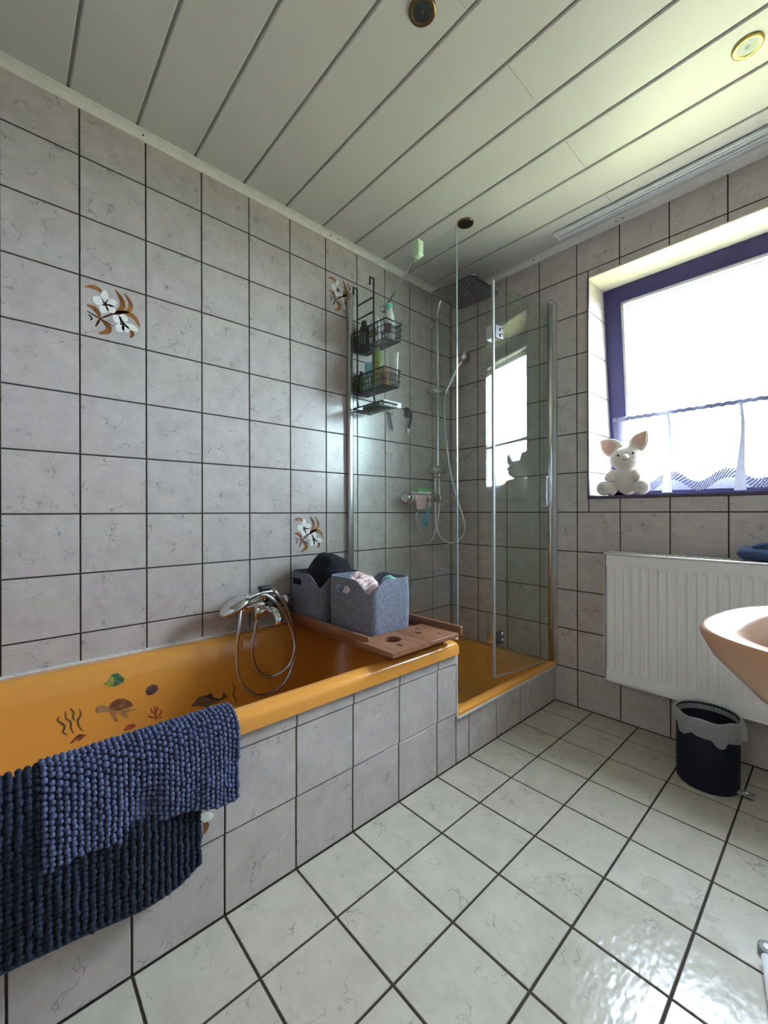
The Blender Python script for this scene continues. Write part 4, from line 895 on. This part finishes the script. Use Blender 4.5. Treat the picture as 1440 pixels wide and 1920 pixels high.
# ------------------------------------------------------------------ wash basin at the right wall
ba = thing('wash_basin', 'peach coloured ceramic wash basin on the right wall', 'wash basin', (1.86, -1.44, .6))
BCX, BCY, BR = 1.838, -1.300, math.radians(-10)
def sup(k, z, push=0, e=2.8, n=72):
    out = []; cr, sr = math.cos(BR), math.sin(BR)
    for i in range(n):
        t = 2 * PI * i / n; c, s_ = math.cos(t), math.sin(t); u = .266 * k * abs(c) ** (2 / e) * (1 if c > 0 else -1) + push; v = .218 * k * abs(s_) ** (2 / e) * (1 if s_ > 0 else -1)
        out.append(Vector((min(2.098, BCX + u * cr - v * sr), BCY + u * sr + v * cr, z)))
    return out
rg = [sup(.25, .60, .12, 2), sup(.46, .63, .10, 2.2), sup(.68, .68, .06), sup(.86, .735, .025), sup(.965, .782, .005), sup(.995, .806), sup(1, .813), sup(.99, .819), sup(.965, .8205), sup(.86, .8165), sup(.80, .808), sup(.75, .785), sup(.65, .74, 0, 2.4), sup(.45, .705, 0, 2.2), sup(.12, .692, 0, 2)]
MB().loft(rg, True, True).build('bowl', 'basin_ceramic', ba)
MB().box((2.02, BCY - .19, .66), (2.0995, BCY + .19, .82), .01).build('wall_ledge', 'basin_ceramic', ba)
MB().lathe([(0, .6945), (.02, .6945), (.022, .6925)], (BCX, BCY, 0)).build('drain', 'chrome', ba)
fr = thing('rack_foot', 'white tubular rack leg with grey end cap lying on the floor', 'rack leg', (1.62, -1.0, 0))
f0 = Vector((1.604, -.905, .014)); f1 = Vector((1.664, -1.22, .014))
MB().tube([f0 + (f1 - f0) * .06, f1], .011, 14).build('leg_tube', 'white_plastic', fr)
MB().lathe([(.010, -.007), (.019, -.007), (.020, 0), (.019, .007), (.010, .007), (.010, -.007)], f0 + Vector((.003, .012, -.0055))).build('end_ring', 'grey_plastic', fr)
MB().lathe([(0, -.006), (.0105, -.006), (.0105, .008), (.008, .0095), (0, .0095)], f0 + Vector((.003, .012, -.0055))).build('end_plug', 'white_plastic', fr)

# ------------------------------------------------------------------ ceiling: recessed spots, curtain rail
for (x, y, mat, lab) in ((.943, -1.30, 'bronze', 'recessed ceiling spotlight with bronze ring above the tub end of the room'), (1.532, -.521, 'brass', 'recessed ceiling spotlight with bright brass ring near the window'), (.507, -.517, 'bronze', 'recessed ceiling spotlight above the shower')):
    sp = thing('ceiling_spot', lab, 'spotlight', (x, y, ZC - .006), 'recessed ceiling spotlights')
    MB().lathe([(.026, -.003), (.030, -.0065), (.037, -.005), (.0385, -.0003), (.026, -.0003)], (x, y, ZC), seg=32).build('ring', mat, sp)
    MB().lathe([(.0265, -.0036), (.020, -.0020), (.012, -.0008), (.0, -.0006)], (x, y, ZC), seg=28).build('reflector', 'spot_reflector', sp)
    MB().ball((x, y, ZC - .004), (.006, .006, .005), seg=12, rings=8).build('bulb', 'bulb_glass', sp)
rl = thing('curtain_rail', 'white double curtain rail fixed to the ceiling above the window', 'curtain rail', (1.42, -.10, ZC - .014))
for y_ in (-.125, -.085): 
    MB().box((.762, y_ - .012, ZC - .014), (2.08, y_ - .004, ZC - .0003)).box((.762, y_ + .004, ZC - .014), (2.08, y_ + .012, ZC - .0003)).box((.762, y_ - .012, ZC - .003), (2.08, y_ + .012, ZC - .0003)).build('track', 'white_plastic', rl)
MB().box((.756, -.139, ZC - .015), (.766, -.071, ZC - .0003), .002).build('end_cap', 'white_plastic', rl)
for x in (.80, 1.2, 1.6): MB().lathe([(0, 0), (.004, 0), (.004, .002), (0, .002)], (x, -.105, ZC - .0035)).build('screw', 'dark_steel', rl)
